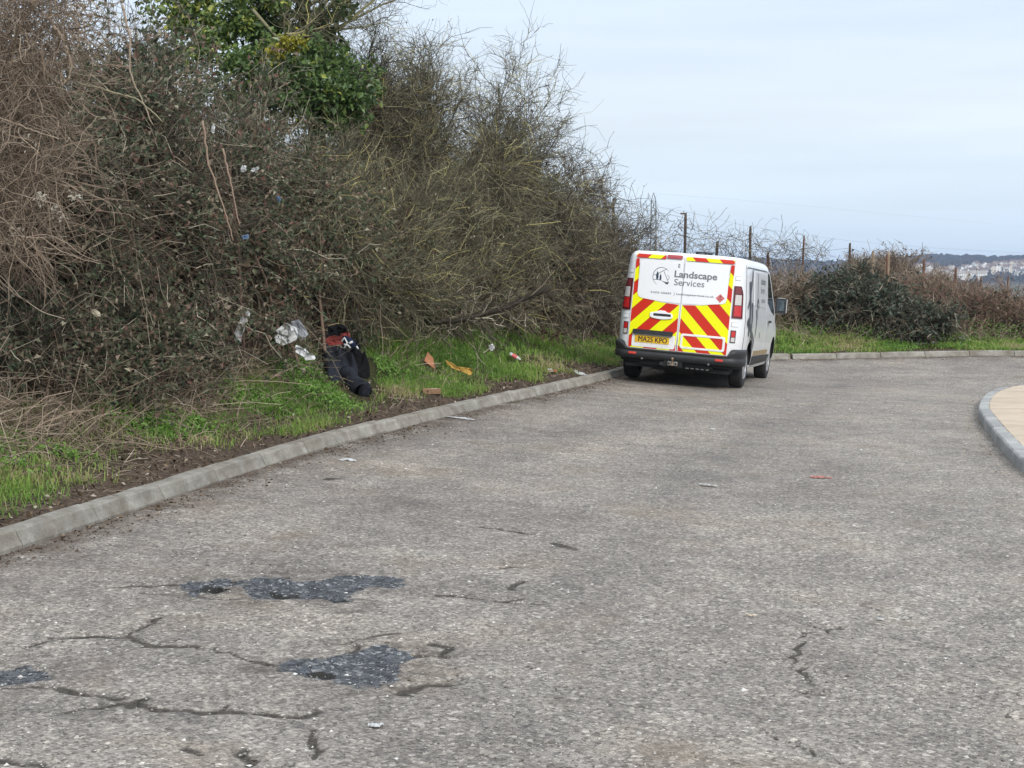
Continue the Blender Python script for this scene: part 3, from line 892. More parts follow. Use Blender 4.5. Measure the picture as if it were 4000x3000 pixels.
hedge_bush(1085, 25.2, 370, 1.4, 1.1, 211, 'grey thorn bush of the lower hedge front, nearer the van', 'blackthorn', mats=OLI, leaf=(3600, .036, LEAF_MIX, {}), inner=LB, n_main=26, n_sec=520, n_fine=5600)
hedge_bush(1185, 27.6, 400, 1.35, 1.1, 208, 'greyish thorn bush stepping down towards the van roof', 'blackthorn', leaf=(3200, .036, LEAF_MIX, {}), inner=LB, n_main=26, n_sec=500, n_fine=5200)
hedge_bush(1275, 29.6, 440, 1.25, 1.0, 209, 'dark brown thorn bush touching the left edge of the van', 'blackthorn', leaf=(3000, .038, LEAF_MIX, {}), inner=LB, n_main=26, n_sec=460, n_fine=4800)
hedge_bush(545, 19.2, 225, 1.4, 1.2, 226, 'brambly undergrowth directly beneath the ivy clumps', 'bramble', 'bramble', (TWIG_RED, TWIG), (11000, .055, LEAF_MIX, {}), LB, style='cane', n_main=28, n_sec=480, n_fine=4800)
hedge_bush(670, 20.6, 255, 1.3, 1.2, 227, 'olive thorn growth hiding the ivy tree trunk', 'blackthorn', mats=OLI, leaf=(5000, .045, LEAF_MIX, {}), inner=LB, n_main=26, n_sec=480, n_fine=4800)
for i_, (u_, Y_, lab_) in enumerate(((70, 12.5, 'low dark bramble skirt at the hedge foot below the dry vines'), (270, 13.7, 'low dark bramble skirt at the hedge foot just left of the white plastic'))):
    hedge_bush(u_, Y_, 600, 1.1, .5, 240 + i_, lab_, 'bramble', 'bramble', (TWIG_RED, TWIG), (7000, .055, LEAF_MIX, {}), (900, .10, LEAF_BROWN), style='cane', n_main=22, n_sec=300, n_fine=2600, sec_len=(.3, .7))
# the tall row behind
hedge_bush(815, 23.6, 10, 1.8, 1.5, 220, 'tall bare hawthorn close to the right of the ivy tree', mats=OLI, leaf=(3000, .034, LEAF_MIX, {}), inner=(1500, .11, LEAF_BROWN), berries=250, n_main=38, n_sec=1150, n_fine=11500, fine_len=(.18, .5), sec_len=(.5, 1.5), fine_r=.0034, droopy=1)
hedge_bush(880, 24.8, 70, 1.6, 1.4, 228, 'bare hawthorn filling the gap between the two tallest ones', mats=OLI, leaf=(2400, .032, LEAF_MIX, {}), inner=(1200, .11, LEAF_BROWN), berries=200, n_main=34, n_sec=900, n_fine=8000, fine_len=(.18, .5), sec_len=(.5, 1.5), fine_r=.0035, droopy=.7)
hedge_bush(950, 25.6, -5, 2.2, 1.7, 221, 'tallest bare hawthorn with arching twigs and red berries against the sky', mats=OLI, leaf=(2600, .030, LEAF_MIX, {}), inner=(1500, .11, LEAF_BROWN), berries=420, n_main=46, n_sec=1500, n_fine=14500, fine_len=(.18, .55), sec_len=(.6, 1.8), fine_r=.0036, droopy=1)
hedge_bush(1080, 27.8, 75, 2.1, 1.6, 222, 'tall bare hawthorn whose long twigs arch out over the road side', mats=OLI, leaf=(2200, .030, LEAF_MIX, {}), inner=(1300, .11, LEAF_BROWN), berries=380, n_main=46, n_sec=1400, n_fine=13500, fine_len=(.18, .55), sec_len=(.6, 1.9), fine_r=.0038, droopy=1)
hedge_bush(1175, 29.6, 205, 1.6, 1.4, 223, 'bare hawthorn stepping down behind the greyish thorn bushes', mats=(TWIG, TWIG), leaf=(2000, .032, LEAF_MIX, {}), inner=(1200, .11, LEAF_BROWN), berries=200, n_main=34, n_sec=820, n_fine=7500, sec_len=(.5, 1.4), fine_r=.004, droopy=.7)
hedge_bush(1255, 31.2, 322, 1.3, 1.2, 224, 'bare thorn with an ivy clad stem near the top left of the van', 'blackthorn', mats=(TWIG, TWIG), leaf=(2400, .04, LEAF_MIX, {}), inner=(1000, .11, LEAF_BROWN), n_main=26, n_sec=420, n_fine=4200, fine_r=.004)
hedge_bush(1335, 32.8, 418, 1.2, 1.0, 225, 'last low thorn bush of the hedge above the van roof corner', 'blackthorn', mats=(TWIG, TWIG), leaf=(1800, .04, LEAF_MIX, {}), inner=(900, .11, LEAF_BROWN), n_main=24, n_sec=380, n_fine=3800, fine_r=.004)

# ivy covered tree
rng = np.random.default_rng(300)
IVY = 3.8
tb = np.append(on(672, 700, 22.0)[:2], 0.0); tb[2] = ground(tb[0], tb[1])[0]
tree = empty('ivy_tree', tuple(tb))
tag(tree, 'tree wrapped in glossy green ivy rising above the hedge', 'tree')
bg = Bag()
tz = np.linspace(-.3, 6.6, 10)
tp = np.stack([.12 * np.sin(tz * .9), .1 * np.cos(tz * .7), tz], 1)
V, F, a = tubes(tp[None], np.linspace(.17, .06, 10)[None], 9); bg.add(V, F, a)
tag(bg.build('trunk', BARK, tree, True))
limbs = []
for k in range(26):
    z0 = rng.uniform(3.2, 5.9); az = rng.uniform(0, 2 * math.pi); L = rng.uniform(1.2, 2.6)
    s = np.linspace(0, 1, 9)[:, None]
    d = np.array([math.cos(az), math.sin(az), rng.uniform(.15, .8)])
    q = np.array([.12 * math.sin(z0 * .9), .1 * math.cos(z0 * .7), z0]) + d * L * s + np.array([0, 0, .25]) * s ** 2 * rng.normal()
    limbs.append(q + np.cumsum(rng.normal(size=q.shape) * .03 * (s > 0), 0))
for px, py, Y, pts in ((640, 70, 17.4, [(545, 20), (580, 60), (610, 95), (640, 75), (690, 60), (730, 55)]), (640, 70, 17.3, [(560, 88), (620, 80), (665, 55), (700, 20)])):
    q = np.array([on(u, v, Y + IVY - .3 + .1 * k) for k, (u, v) in enumerate(pts)]) - tb
    tt = np.linspace(0, len(pts) - 1, 9)
    limbs.append(np.stack([np.interp(tt, range(len(pts)), q[:, c]) for c in range(3)], 1))
LM = np.array(limbs)
V, F, a = tubes(LM, np.full((len(LM), 1), .026) * np.linspace(1, .3, 9)[None], 6, np.clip(rng.normal(.75, .15, len(LM)), 0, 1))
tag(link('limbs', np_mesh('limbs', V, [F], {'v': a}), TWIG_OLIVE, tree, True), kind='stuff')
n = 700
Sx = grow(LM, rng.integers(0, len(LM), n), rng.uniform(.2, 1, n), rng.uniform(.3, .9, n), .6, .8, .15, 6, .06, rng)
Fx = grow(Sx, rng.integers(0, n, 4200), rng.uniform(.1, 1, 4200), rng.uniform(.12, .35, 4200), .6, .9, .05, 4, .08, rng)
bg = Bag()
V, F, a = tubes(Sx, np.full((n, 1), .006) * np.linspace(1, .5, 6)[None], 3, np.clip(rng.normal(.65, .2, n), 0, 1)); bg.add(V, F, a)
V, F, a = tubes(Fx, np.full((4200, 1), .0028) * np.linspace(1, .5, 4)[None], 3, np.clip(rng.normal(.55, .2, 4200), 0, 1)); bg.add(V, F, a)
tag(link('twigs', bg.mesh('twigs'), TWIG_OLIVE, tree), kind='stuff')
# ivy clumps: (photo point, depth, radius x, radius z, leaf count)
P_, vv = [], []
G_, gv = [], []
for (u, v, Y, rx, rz, n, hue) in ((600, 185, 17.0, .52, .24, 1500, .0), (680, 215, 16.9, .42, .26, 1500, .0), (730, 190, 17.0, .30, .28, 1100, .0), (640, 150, 17.2, .50, .22, 1200, .02), (560, 140, 17.3, .30, .25, 700, .15),
                              (550, 205, 16.9, .28, .18, 500, 0), (655, 245, 16.9, .26, .12, 500, -.05), (715, 240, 16.9, .2, .13, 400, 0), (500, 30, 17.6, .45, .4, 1100, .25), (430, 15, 17.8, .35, .25, 700, .3), (540, 85, 17.5, .26, .26, 700, .22), (650, 20, 18.0, .40, .42, 1500, -.12), (600, 40, 18.0, .3, .3, 700, -.1), (700, 75, 18.0, .16, .35, 600, -.05), (450, 75, 17.8, .25, .15, 350, .35), (580, -50, 18.0, .9, .45, 1800, 0), (440, 120, 17.2, .36, .26, 700, .16), (480, 160, 17.0, .30, .2, 500, .05), (390, 50, 17.6, .3, .3, 600, .25), (700, 130, 17.6, .18, .2, 300, 0)):
    c0 = on(u, v, Y + IVY) - tb
    # several overlapping tufts per clump
    k = max(5, n // 60)
    tc = c0 + rng.normal(size=(k, 3)) * np.array([rx, .30, rz]) * .76
    ti = rng.integers(0, k, n)
    q = unit(rng.normal(size=(n, 3))) * rng.uniform(.3, 1, (n, 1)) ** .6 * .18 + tc[ti]
    P_.append(q); vv.append(np.clip(rng.normal(.42 + hue, .2, n), 0, 1))
for (u, v, n) in ((628, 95, 160), (600, 112, 90), (585, 120, 40), (645, 85, 60)):
    c0 = on(u, v, 20.2) - tb
    G_.append(c0 + rng.normal(size=(n, 3)) * np.array([.07, .07, .045])); gv.append(rng.random(n))
P_ = np.concatenate(P_); vv = np.concatenate(vv)
V, F, a = leaves(P_, .095, vv, up=.45, asp=.6, fold=.12, rng=rng)
tag(link('ivy', np_mesh('ivy', V, [F], {'v': a}), LEAF_IVY, tree), kind='stuff')
V, F, a = leaves(np.concatenate(G_), .075, np.concatenate(gv), up=.45, asp=.6, fold=.12, rng=rng)
tag(link('yellow_ivy', np_mesh('yellow_ivy', V, [F], {'v': a}), LEAF_GOLD, tree), kind='stuff')

# old man's beard: a curtain of dry tangled vines
rng = np.random.default_rng(310)
n = 2600
vb = on(60, 330, 11.6); gz = ground(vb[0], vb[1])[0]; vb[2] = gz
vine = empty('dry_vines', tuple(vb))
tag(vine, 'curtain of dry pale brown climbing vines hanging over the nearest end of the hedge', 'climber')
K = 12
u = rng.uniform(-70, 1, n) + rng.random(n) ** 1.4 * 165
v = rng.uniform(-120, 560, n)
u = u + np.where(v < 150, 30, 0) + np.where(v > 420, -30, 0)
Y = 11.3 + rng.normal(size=n) * .28 + .35 * (v / 600) * 0 + np.where(u > 130, .3, 0)
o3 = np.array([on(a_, b_, c_) for a_, b_, c_ in zip(u, v, Y)])
L = rng.uniform(.2, .8, n)
az = rng.uniform(0, 2 * math.pi, n)
dirs = unit(np.stack([np.cos(az) * .75, np.sin(az) * .4, rng.normal(-.35, .55, n)], 1))
s = np.linspace(0, 1, K)
turn = np.cumsum(rng.normal(size=(n, K, 3)) * .32, 1)
dd = unit(dirs[:, None] + turn * np.array([1, .6, 1]))
Q = o3[:, None] + np.cumsum(dd, 1) * (L / K)[:, None, None]
rad_ = np.where(rng.random(n) < .04, .0075, .0030) * rng.uniform(.7, 1.3, n)
V, F, a = tubes(Q - vb, rad_[:, None] * np.linspace(1, .7, K)[None], 3, np.clip(rng.normal(.45, .25, n), 0, 1))
tag(link('stems', np_mesh('stems', V, [F], {'v': a}), TWIG_TAN, vine), kind='stuff')
FLUFF = ramped('seed_fluff', [(0, (.38, .34, .28)), (1, (.6, .56, .48))], 1, 0)
fp = []
for (a_, b_, k, r) in ((88, 430, 60, .035), (120, 455, 25, .03), (160, 425, 25, .03), (135, 470, 20, .02), (60, 300, 10, .05), (30, 500, 12, .04)):
    fp.append(on(a_, b_, 10.95) - vb + rng.normal(size=(k, 3)) * r * .6)
V, F, a = leaves(np.concatenate(fp), .03, rng=rng, asp=.5)
tag(link('seed_heads', np_mesh('seed_heads', V, [F], {'v': a}), FLUFF, vine), kind='stuff')

# long loose canes that stick out of the hedge front
def cane(pts, Y, r, mat, label, name='cane', cat='branch', group=None, sides=6, dY=None):
    q = np.array([on(u_, v_, Y + (dY[k] if dY else 0)) for k, (u_, v_) in enumerate(pts)])
    tt = np.linspace(0, len(pts) - 1, 6 * len(pts))
    P = np.stack([np.interp(tt, range(len(pts)), q[:, c]) for c in range(3)], 1)
    P[1:-1] = (P[:-2] + 2 * P[1:-1] + P[2:]) / 4
    P = P + RNG.normal(size=P.shape) * r * .35
    b = P[0].copy()
    bg = Bag(); bg.tube(P - b, np.linspace(1, .55, len(P)) * r, sides)
    o = bg.build(name, mat, None, True); o.location = b
    bgv = o.data.attributes['v'].data
    bgv.foreach_set('value', np.full(len(bgv), .8, np.float32))
    return tag(o, label, cat, group)
GC = 'long bare canes trailing over the hedge front'
cane([(438, 260), (450, 350), (480, 440), (505, 520)], 13.2, .010, TWIG_RED, 'long reddish cane slanting down the bramble face, the left of a pair', group=GC)
cane([(480, 320), (500, 400), (517, 490)], 13.2, .010, TWIG_RED, 'shorter reddish cane beside the long one, the right of a pair', group=GC)
cane([(100, 33), (130, 75), (155, 130), (150, 170), (130, 185)], 11.0, .012, TWIG_TAN, 'pale hooked vine stem curling over the dry vines', group=GC)
cane([(265, 10), (282, 90), (278, 150), (300, 200), (330, 270)], 12.9, .010, TWIG_TAN, 'pale wavy stem hanging down the upper hedge left of the ivy', group=GC)
cane([(170, 180), (240, 198), (300, 215), (350, 262)], 12.4, .010, TWIG_OLIVE, 'yellowish branch crossing the hedge beside the dry vines', group=GC)
cane([(0, 255), (60, 278), (130, 300)], 10.9, .009, TWIG_TAN, 'thin straight vine crossing the left edge of the photograph', group=GC)

# the dark dead branch lying out over the grass
bp = [(925, 698), (1000, 692), (1050, 676), (1090, 666), (1140, 640), (1185, 622)]
dead = empty('fallen_branch', tuple(on(1050, 676, 19.2)))
tag(dead, 'dark dead branch reaching low over the lush grass', 'branch')
db = np.array(dead.location)
q = np.array([on(u_, v_, 19.0 + .12 * k) for k, (u_, v_) in enumerate(bp)]) - db
tt = np.linspace(0, 5, 24); P = np.stack([np.interp(tt, range(6), q[:, c]) for c in range(3)], 1)
bg = Bag(); bg.tube(P, np.linspace(.025, .045, 24), 7); bg.build('limb', TWIG, dead, True)
S_ = grow(np.repeat(P[None], 1, 0), np.zeros(40, int), RNG.uniform(.05, 1, 40), RNG.uniform(.3, .9, 40), .4, .8, -.1, 6, .06, RNG)
F_ = grow(S_, RNG.integers(0, 40, 300), RNG.uniform(.1, 1, 300), RNG.uniform(.1, .3, 300), .6, .8, 0, 4, .08, RNG)
bg = Bag(); V, F, a = tubes(S_, np.full((40, 1), .008) * np.linspace(1, .5, 6)[None], 3); bg.add(V, F, a)
V, F, a = tubes(F_, np.full((300, 1), .0035) * np.linspace(1, .5, 4)[None], 3); bg.add(V, F, a)
tag(link('twigs', bg.mesh('twigs'), TWIG, dead), kind='stuff')

# ---- grass
JPOLY = np.array([at(*q)[:2] for q in ((690, 752), (700, 728), (745, 725), (800, 775), (812, 815), (808, 868), (770, 870), (735, 842), (700, 832), (688, 790))])
KEEP_CLEAR = [at(932, 853)[:2], at(930, 792)[:2], at(992, 800)[:2], at(1112, 786)[:2], at(1062, 756)[:2]]
def clear(P, r=.14):
    k = poly_sd(P[:, :2], JPOLY) < -.02
    for q in KEEP_CLEAR:
        f = (P[:, :2] - q)
        k &= ~((np.abs(f[:, 0] + f[:, 1] * .04) < r) & (f[:, 1] > -.45) & (f[:, 1] < .08))
    return k
GRASS = ramped('grass_blades', [(0, (.13, .24, .045)), (.35, (.21, .35, .065)), (.55, (.29, .40, .095)), (.72, (.36, .36, .14)), (.86, (.46, .38, .22)), (1, (.58, .48, .32))], .6, .3, .4)
def blades(P, H, W, v, rng, bend=.5):
    n = len(P)
    az = rng.uniform(0, 2 * math.pi, n)
    d = np.stack([np.cos(az), np.sin(az), 0 * az], 1)
    sd = np.stack([-np.sin(az), np.cos(az), 0 * az], 1) 
    b = rng.uniform(.2, 1.3, n)[:, None] * bend
    H = H[:, None]; W = W[:, None]
    m_ = P + np.array([0, 0, 1]) * H * (.55 - .08 * b) + d * H * b * .35
    t_ = P + np.array([0, 0, 1]) * H * (1 - .62 * b) + d * H * b * 1.0
    V = np.stack([P - sd * W, P + sd * W, m_ - sd * W * .8, m_ + sd * W * .8, t_], 1).reshape(-1, 3)
    i = np.arange(n) * 5
    return V, np.stack([i, i + 1, i + 3, i + 2], 1), np.stack([i + 2, i + 3, i + 4], 1), np.repeat(v, 5)
def lawn(name, label, s0, s1, o0, o1, n, hgt, wid, seed, o_edge=.7, straw=.5, bare_at=.42):
    rng = np.random.default_rng(seed)
    s = rng.uniform(s0, s1, n * 3); o = rng.uniform(o0, o1, n * 3)
    dens = fbm(s * 1.5, o * 1.5, seed) * .75 + .3 * sstep(o_edge - .45, o_edge + .35, o + .7 * (fbm(s * .8, o * 0 + 3, seed + 5) - .5))
    edge = sstep(o_edge - .40, o_edge + .30, o + 1.9 * (fbm(s * 1.1, o * .4, seed + 9) - .5))
    bare = sstep(bare_at - .07, bare_at + .10, fbm(s * .75 + 7, o * 1.3, seed + 21, 3))
    k = (rng.random(n * 3) < np.clip((dens - .30) * 2.6, 0, 1) * edge * (.10 + .90 * bare))
    s, o = s[k][:n], o[k][:n]
    P = bank_pt(s, o)
    P = np.column_stack([P[:, :2] + rng.normal(size=(len(P), 2)) * .01, P[:, 2] - .01])
    P = P[clear(P)]
    s, o = nearest(P[:, :2])
    patch = fbm(s * .9, o * 1.2, seed + 2)
    v = np.clip(rng.normal(.30, .17, len(P)) + (patch - .5) * 1.5 * straw + .25 * (rng.random(len(P)) < .10), 0, 1)
    tuft = .55 + .9 * fbm(s * 3, o * 3, seed + 4)
    H = hgt * rng.uniform(.45, 1.25, len(P)) * tuft
    V, Fq, Ft, a = blades(P, H, wid * rng.uniform(.6, 1.3, len(P)), v, rng, 1.0)
    return tag(link(name, np_mesh(name, V, [Fq, Ft], {'v': a}), GRASS), label, kind='stuff')
lawn('grass', 'rough green and straw coloured grass on the bank below the hedge', S_AT_Y(6.5), S_AT_Y(18.5), .3, 3.2, 60000, .13, .0033, 61, .52, 1.3, .45)
lawn('grass', 'lush green grass between the hedge and the kerb behind the van', S_AT_Y(18.0), S_AT_Y(26.5), .3, 3.4, 38000, .18, .0062, 62, .62, .9, .36)
SF0 = float(LS[np.argmin(np.hypot(LEFT[:, 0] - 2.7, LEFT[:, 1] - 26.4))]); SF1 = float(LS[np.argmin(np.hypot(LEFT[:, 0] - 14, LEFT[:, 1] - 29.7))])
lawn('grass', 'bright green verge grass along the far kerb', SF0, SF1, .2, 2.0, 26000, .13, .0085, 63, .35, 1.2, .42)
# bright weeds in mats
WEED = ramped('weed_leaf', [(0, (.10, .20, .04)), (.5, (.16, .30, .055)), (1, (.24, .40, .085))], .5, .4, .3)
rng = np.random.default_rng(71)
wp = []
for (u_, v_, ru, n, hh) in ((265, 905, .30, 1700, .16), (320, 940, .25, 1000, .12), (640, 830, .36, 2800, .26), (690, 870, .3, 1800, .2), (620, 790, .3, 1200, .3), (480, 850, .3, 900, .14), (560, 870, .3, 1000, .14), (420, 930, .25, 700, .10), (830, 800, .35, 900, .12), (30, 1020, .3, 260, .13), (140, 990, .2, 160, .1), (590, 765, .3, 800, .25)):
    c0 = at(u_, v_)
    q = c0[:2] + rng.normal(size=(n, 2)) * ru * np.array([.62, .62])
    z = ground(q[:, 0], q[:, 1])
    r2 = np.linalg.norm(q - c0[:2], axis=1)
    wp.append(np.column_stack([q, z + rng.uniform(.1, 1, n) * hh * np.exp(-(r2 / ru) ** 2 * .6)]))
for (u_, v_, ru, n, hh) in ((1880, 735, .5, 500, .3), (2040, 745, .5, 400, .25), (1760, 730, .4, 300, .25), (2150, 735, .8, 900, .4), (1960, 755, .35, 200, .15)):
    c0 = at(u_, v_); q = c0[:2] + rng.normal(size=(n, 2)) * ru * .6
    wp.append(np.column_stack([q, ground(q[:, 0], q[:, 1]) + rng.uniform(.1, 1, n) * hh]))
wp = np.concatenate(wp)
wp = wp[clear(wp, .1)]
V, F, a = leaves(wp, .040, rng=rng, up=.9, asp=.5, fold=.12)
tag(link('weeds', np_mesh('weeds', V, [F], {'v': a}), WEED), 'mats of bright green young weeds on the bank', kind='stuff')
# dry stems along the foot of the hedge
def stems(name, label, s0, s1, o0, o1, n, lmin, lmax, r, mat, seed, lean=1.0, K=4):
    rng = np.random.default_rng(seed)
    s = rng.uniform(s0, s1, n); o = o0 + (o1 - o0) * rng.random(n) ** .7
    k = fbm(s * 1.2, o * 1.2, seed) > rng.uniform(.2, .7, n)
    P = bank_pt(s[k], o[k]); P = P[clear(P, .2) & (poly_sd(P[:, :2], JPOLY) < -.15)]; n = len(P)
    d = unit(rng.normal(size=(n, 3)) * lean * np.array([1, 1, .5]) + np.array([0, 0, .9]))
    L = rng.uniform(lmin, lmax, n)
    t = np.linspace(0, 1, K)[None, :, None]
    Q = P[:, None] + d[:, None] * t * L[:, None, None] + np.array([0, 0, -1]) * t ** 2 * (L * rng.uniform(0, .5, n))[:, None, None] + np.cumsum(rng.normal(size=(n, K, 3)) * .05 * (t > 0), 1) * L[:, None, None]
    V, F, a = tubes(Q, (r * rng.uniform(.5, 1.4, n))[:, None] * np.linspace(1, .5, K)[None], 3, np.clip(rng.normal(.5, .25, n), 0, 1))
    return tag(link(name, np_mesh(name, V, [F], {'v': a}), mat), label, kind='stuff')
stems('dead_stems', 'tangle of dry brown stems at the foot of the hedge', S_AT_Y(7), S_AT_Y(18), 1.3, 3.2, 9000, .25, 1.0, .0042, TWIG_TAN, 81)
stems('dead_stems', 'bare dark stems at the foot of the thorn bushes', S_AT_Y(18), S_AT_Y(27), 2.0, 3.6, 4200, .3, 1.1, .005, TWIG, 82)
stems('dead_stems', 'fine fallen twigs scattered over the grass bank', S_AT_Y(7), S_AT_Y(20), .35, 1.9, 1300, .12, .5, .0032, TWIG_TAN, 83, 4.0)
stems('dead_stems', 'dry bramble stems sprawling over the near grass bank', S_AT_Y(6.8), S_AT_Y(13.5), .75, 2.3, 3600, .25, .85, .0036, TWIG_TAN, 87, 1.8)
stems('dead_stems', 'thin dry stems lying through the grass near the jacket', S_AT_Y(13), S_AT_Y(19), .8, 2.2, 1800, .2, .6, .0034, TWIG_TAN, 88, 2.0)
stems('dead_straw', 'short flattened straw and bits of stem on the verge dirt', S_AT_Y(6.5), S_AT_Y(26), .16, 1.3, 5200, .06, .26, .0028, TWIG_TAN, 86, 5.0, 3)
stems('dead_grass', 'pale brown withered stems on the far bank', SF0, SF1 + 6, 1.2, 6.0, 22000, .25, .7, .006, TWIG_TAN, 84, .8, 3)
stems('dead_grass', 'pale brown withered grass at the top of the far bank', SF0 + 1, SF1 + 10, 4.0, 9, 5000, .3, .7, .007, TWIG_TAN, 85, .7, 3)

# ---- bushes on the far bank
GF = 'bramble mounds on the far bank'
def far_bush(u, v, Y, rx, ry, h, seed, label, name='bramble', mats=(TWIG_RED, TWIG), leaf=None, **kw):
    rng = np.random.default_rng(seed)
    b = on(u, v, Y); b[2] = ground(b[0], b[1])[0] - .05
    sk = woody(b, rx, ry, h, rng, **kw)
    return plant(name, label, 'bramble' if name == 'bramble' else 'bush', GF, b, sk, mats, leaf, (900, .12, LEAF_BROWN), 0, rng)
kw = dict(style='cane', n_main=24, n_sec=300, n_fine=2600, fine_r=.0045, sec_r=.008, sec_len=(.25, .6))
far_bush(1835, 652, 33.0, 1.2, 1.2, 1.12, 401, 'dark leafy bramble mound highest on the far bank, right of the van mirror', leaf=(5200, .10, LEAF_DARK, {}), **kw)
far_bush(1915, 692, 32.4, 1.05, 1.0, .98, 402, 'dark leafy bramble mound spilling down the middle of the far bank', leaf=(5200, .10, LEAF_DARK, {}), **kw)
far_bush(1985, 727, 31.7, .75, .7, .58, 403, 'low dark bramble tongue reaching the far verge grass', leaf=(3400, .09, LEAF_DARK, {}), **kw)
kw2 = dict(n_main=24, n_sec=320, n_fine=3200, fine_r=.0048, sec_r=.008, sec_len=(.25, .7))
far_bush(2060, 710, 33.0, 1.15, 1.0, .85, 404, 'reddish brown scrub just right of the dark brambles', 'scrub', (TWIG_RED, TWIG_RED), (1500, .07, LEAF_MIX, {}), **kw2)
far_bush(2165, 710, 33.0, 1.15, 1.0, .95, 405, 'reddish brown scrub with dark hollows at the right edge', 'scrub', (TWIG_RED, TWIG_RED), (1700, .07, LEAF_MIX, {}), **kw2)
far_bush(2270, 710, 32.8, 1.15, 1.0, 1.0, 406, 'reddish brown scrub continuing past the right edge', 'scrub', (TWIG_RED, TWIG_RED), (1700, .07, LEAF_MIX, {}), **kw2)
far_bush(1690, 640, 33.6, 1.3, 1.0, .75, 407, 'pale brown scrub above the van mirror', 'scrub', (TWIG_TAN, TWIG_TAN), (700, .06, LEAF_MIX, {}), **kw2)
far_bush(1570, 600, 34.6, 1.4, 1.1, .32, 408, 'brown scrub behind the van roof under the first fence posts', 'scrub', (TWIG_RED, TWIG_TAN), (700, .06, LEAF_MIX, {}), **kw2)
far_bush(1430, 600, 33.0, 1.4, 1.1, .55, 409, 'brown scrub behind the top left corner of the van', 'scrub', (TWIG, TWIG), (900, .06, LEAF_MIX, {}), **kw2)
far_bush(2010, 650, 34.6, 1.3, 1.0, .95, 410, 'brown scrub filling the bank behind the dark brambles', 'scrub', (TWIG_RED, TWIG_RED), (1500, .07, LEAF_MIX, {}), **kw2)
# straggling climber along the fence
rng = np.random.default_rng(420)
b = on(1500, 560, 36); b[2] = ground(b[0], b[1])[0]
cl = empty('fence_climber', tuple(b))
tag(cl, 'bare straggling climber tangled along the fence against the sky', 'climber')
n = 900
uu = rng.uniform(1345, 1780, n)
top = np.interp(uu, [1345, 1400, 1500, 1620, 1740, 1790], [440, 462, 492, 512, 528, 540])
vv_ = top + (580 - top) * rng.random(n) ** 1.2
o3 = np.array([on(a_, b_, 36 + rng.normal() * .25) for a_, b_ in zip(uu, vv_)])
K = 9
dd = unit(unit(rng.normal(size=(n, 3)) * np.array([1, .5, 1]))[:, None] + np.cumsum(rng.normal(size=(n, K, 3)) * .33, 1))
Q = o3[:, None] + np.cumsum(dd, 1) * (rng.uniform(.25, .8, n) / K)[:, None, None]
V, F, a = tubes(Q - b, (.0042 * rng.uniform(.6, 1.4, n))[:, None] * np.ones((1, K)), 3)
tag(link('stems', np_mesh('stems', V, [F], {'v': a}), TWIG, cl), kind='stuff')
# ------------------------------------------------------------------ the van (own frame: rear axle on the ground, X right, Y forward, Z up)
def paint(name, col, rough):
    m = NT(name)
    P = m.obj(); sx = m.n('SeparateXYZ'); m.l(P, sx.inputs[0])
    n1 = m.noise(P, 5, 5, .7); n2 = m.noise(P, 40, 4, .7)
    low = m.mr(sx.outputs[2], .25, 1.0, 1.0, 0.06)
    f = m.math('MULTIPLY', low, m.mr(m.math('ADD', m.math('MULTIPLY', n1, .6), m.math('MULTIPLY', n2, .4)), .35, .7, .10, .75), clamp=True)
    m.col(m.mix(f, col, (.36, .31, .25))).rough(m.mr(f, 0, .6, rough, .6))
    m.b.inputs['Coat Weight'].default_value = .5
    return m.m
PAINT = paint('white_paint', (.80, .82, .84), .28)
DOORW = paint('white_door_paint', (.85, .86, .88), .25)
BLACKP = flat('black_plastic', (.022, .023, .025), .55, 0, 0, .25, 12)
RUBBER = flat('tyre_rubber', (.020, .020, .021), .85, 0, 0, .3, 20)
ALLOY = flat('wheel_silver', (.50, .51, .53), .35, .6, 0, .08, 8)
DARKG = flat('dark_glass', (.012, .015, .018), .05, 0, 0, .1, 3)
SEAM = flat('seam_grey', (.16, .165, .17), .7)
REDL = flat('red_lens', (.50, .018, .02), .15, 0, .5, .12, 30)
DREDL = flat('dark_red_lens', (.10, .012, .015), .15, 0, .5, .15, 30)
CLEARL = flat('clear_lens', (.55, .52, .50), .15, 0, .6, .15, 40)
REFL = flat('red_reflector', (.65, .06, .05), .3, 0, .3, .1, 40)
INK = flat('grey_lettering', (.16, .175, .185), .5)
INK2 = flat('navy_lettering', (.025, .045, .075), .5)
PLATEY = flat('yellow_plate', (.72, .44, .02), .35, 0, .4, .06, 6)
PLATEK = flat('plate_black', (.015, .015, .015), .5)
GOLD = flat('gold_strip', (.38, .26, .12), .4, .3, .2, .1, 5)
STEEL = flat('worn_steel', (.32, .31, .29), .4, .8, 0, .2, 25)
BRASS = flat('rusty_ball', (.22, .16, .10), .5, .6, 0, .25, 30)
GRIME = flat('underbody_black', (.012, .012, .012), .9)
STICKR = flat('pale_red_sticker', (.58, .16, .16), .5, 0, 0, .06, 20)
m = NT('chevron_sheeting')
P = m.obj(); sx = m.n('SeparateXYZ'); m.l(P, sx.inputs[0])
ax = m.math('ABSOLUTE', sx.outputs[0])
u = m.math('ADD', ax, sx.outputs[2])
fr = m.math('FRACT', m.math('DIVIDE', m.math('SUBTRACT', u, 1.215 - 4.0), .40))
cells = m.n('TexVoronoi'); cells.inputs['Scale'].default_value = 160; m.l(P, cells.inputs['Vector'])
shade = m.mr(cells.outputs['Distance'], 0, .7, 1.06, .9)
red = m.mix(1.0, (.60, .030, .014), m.ramp(shade, [(.0, (0, 0, 0)), (1, (1, 1, 1))]), 'MULTIPLY')
yel = (.84, .84, .004)
edge = m.math('MINIMUM', m.math('ABSOLUTE', m.math('SUBTRACT', fr, .5)), m.math('MINIMUM', fr, m.math('SUBTRACT', 1.0, fr)))
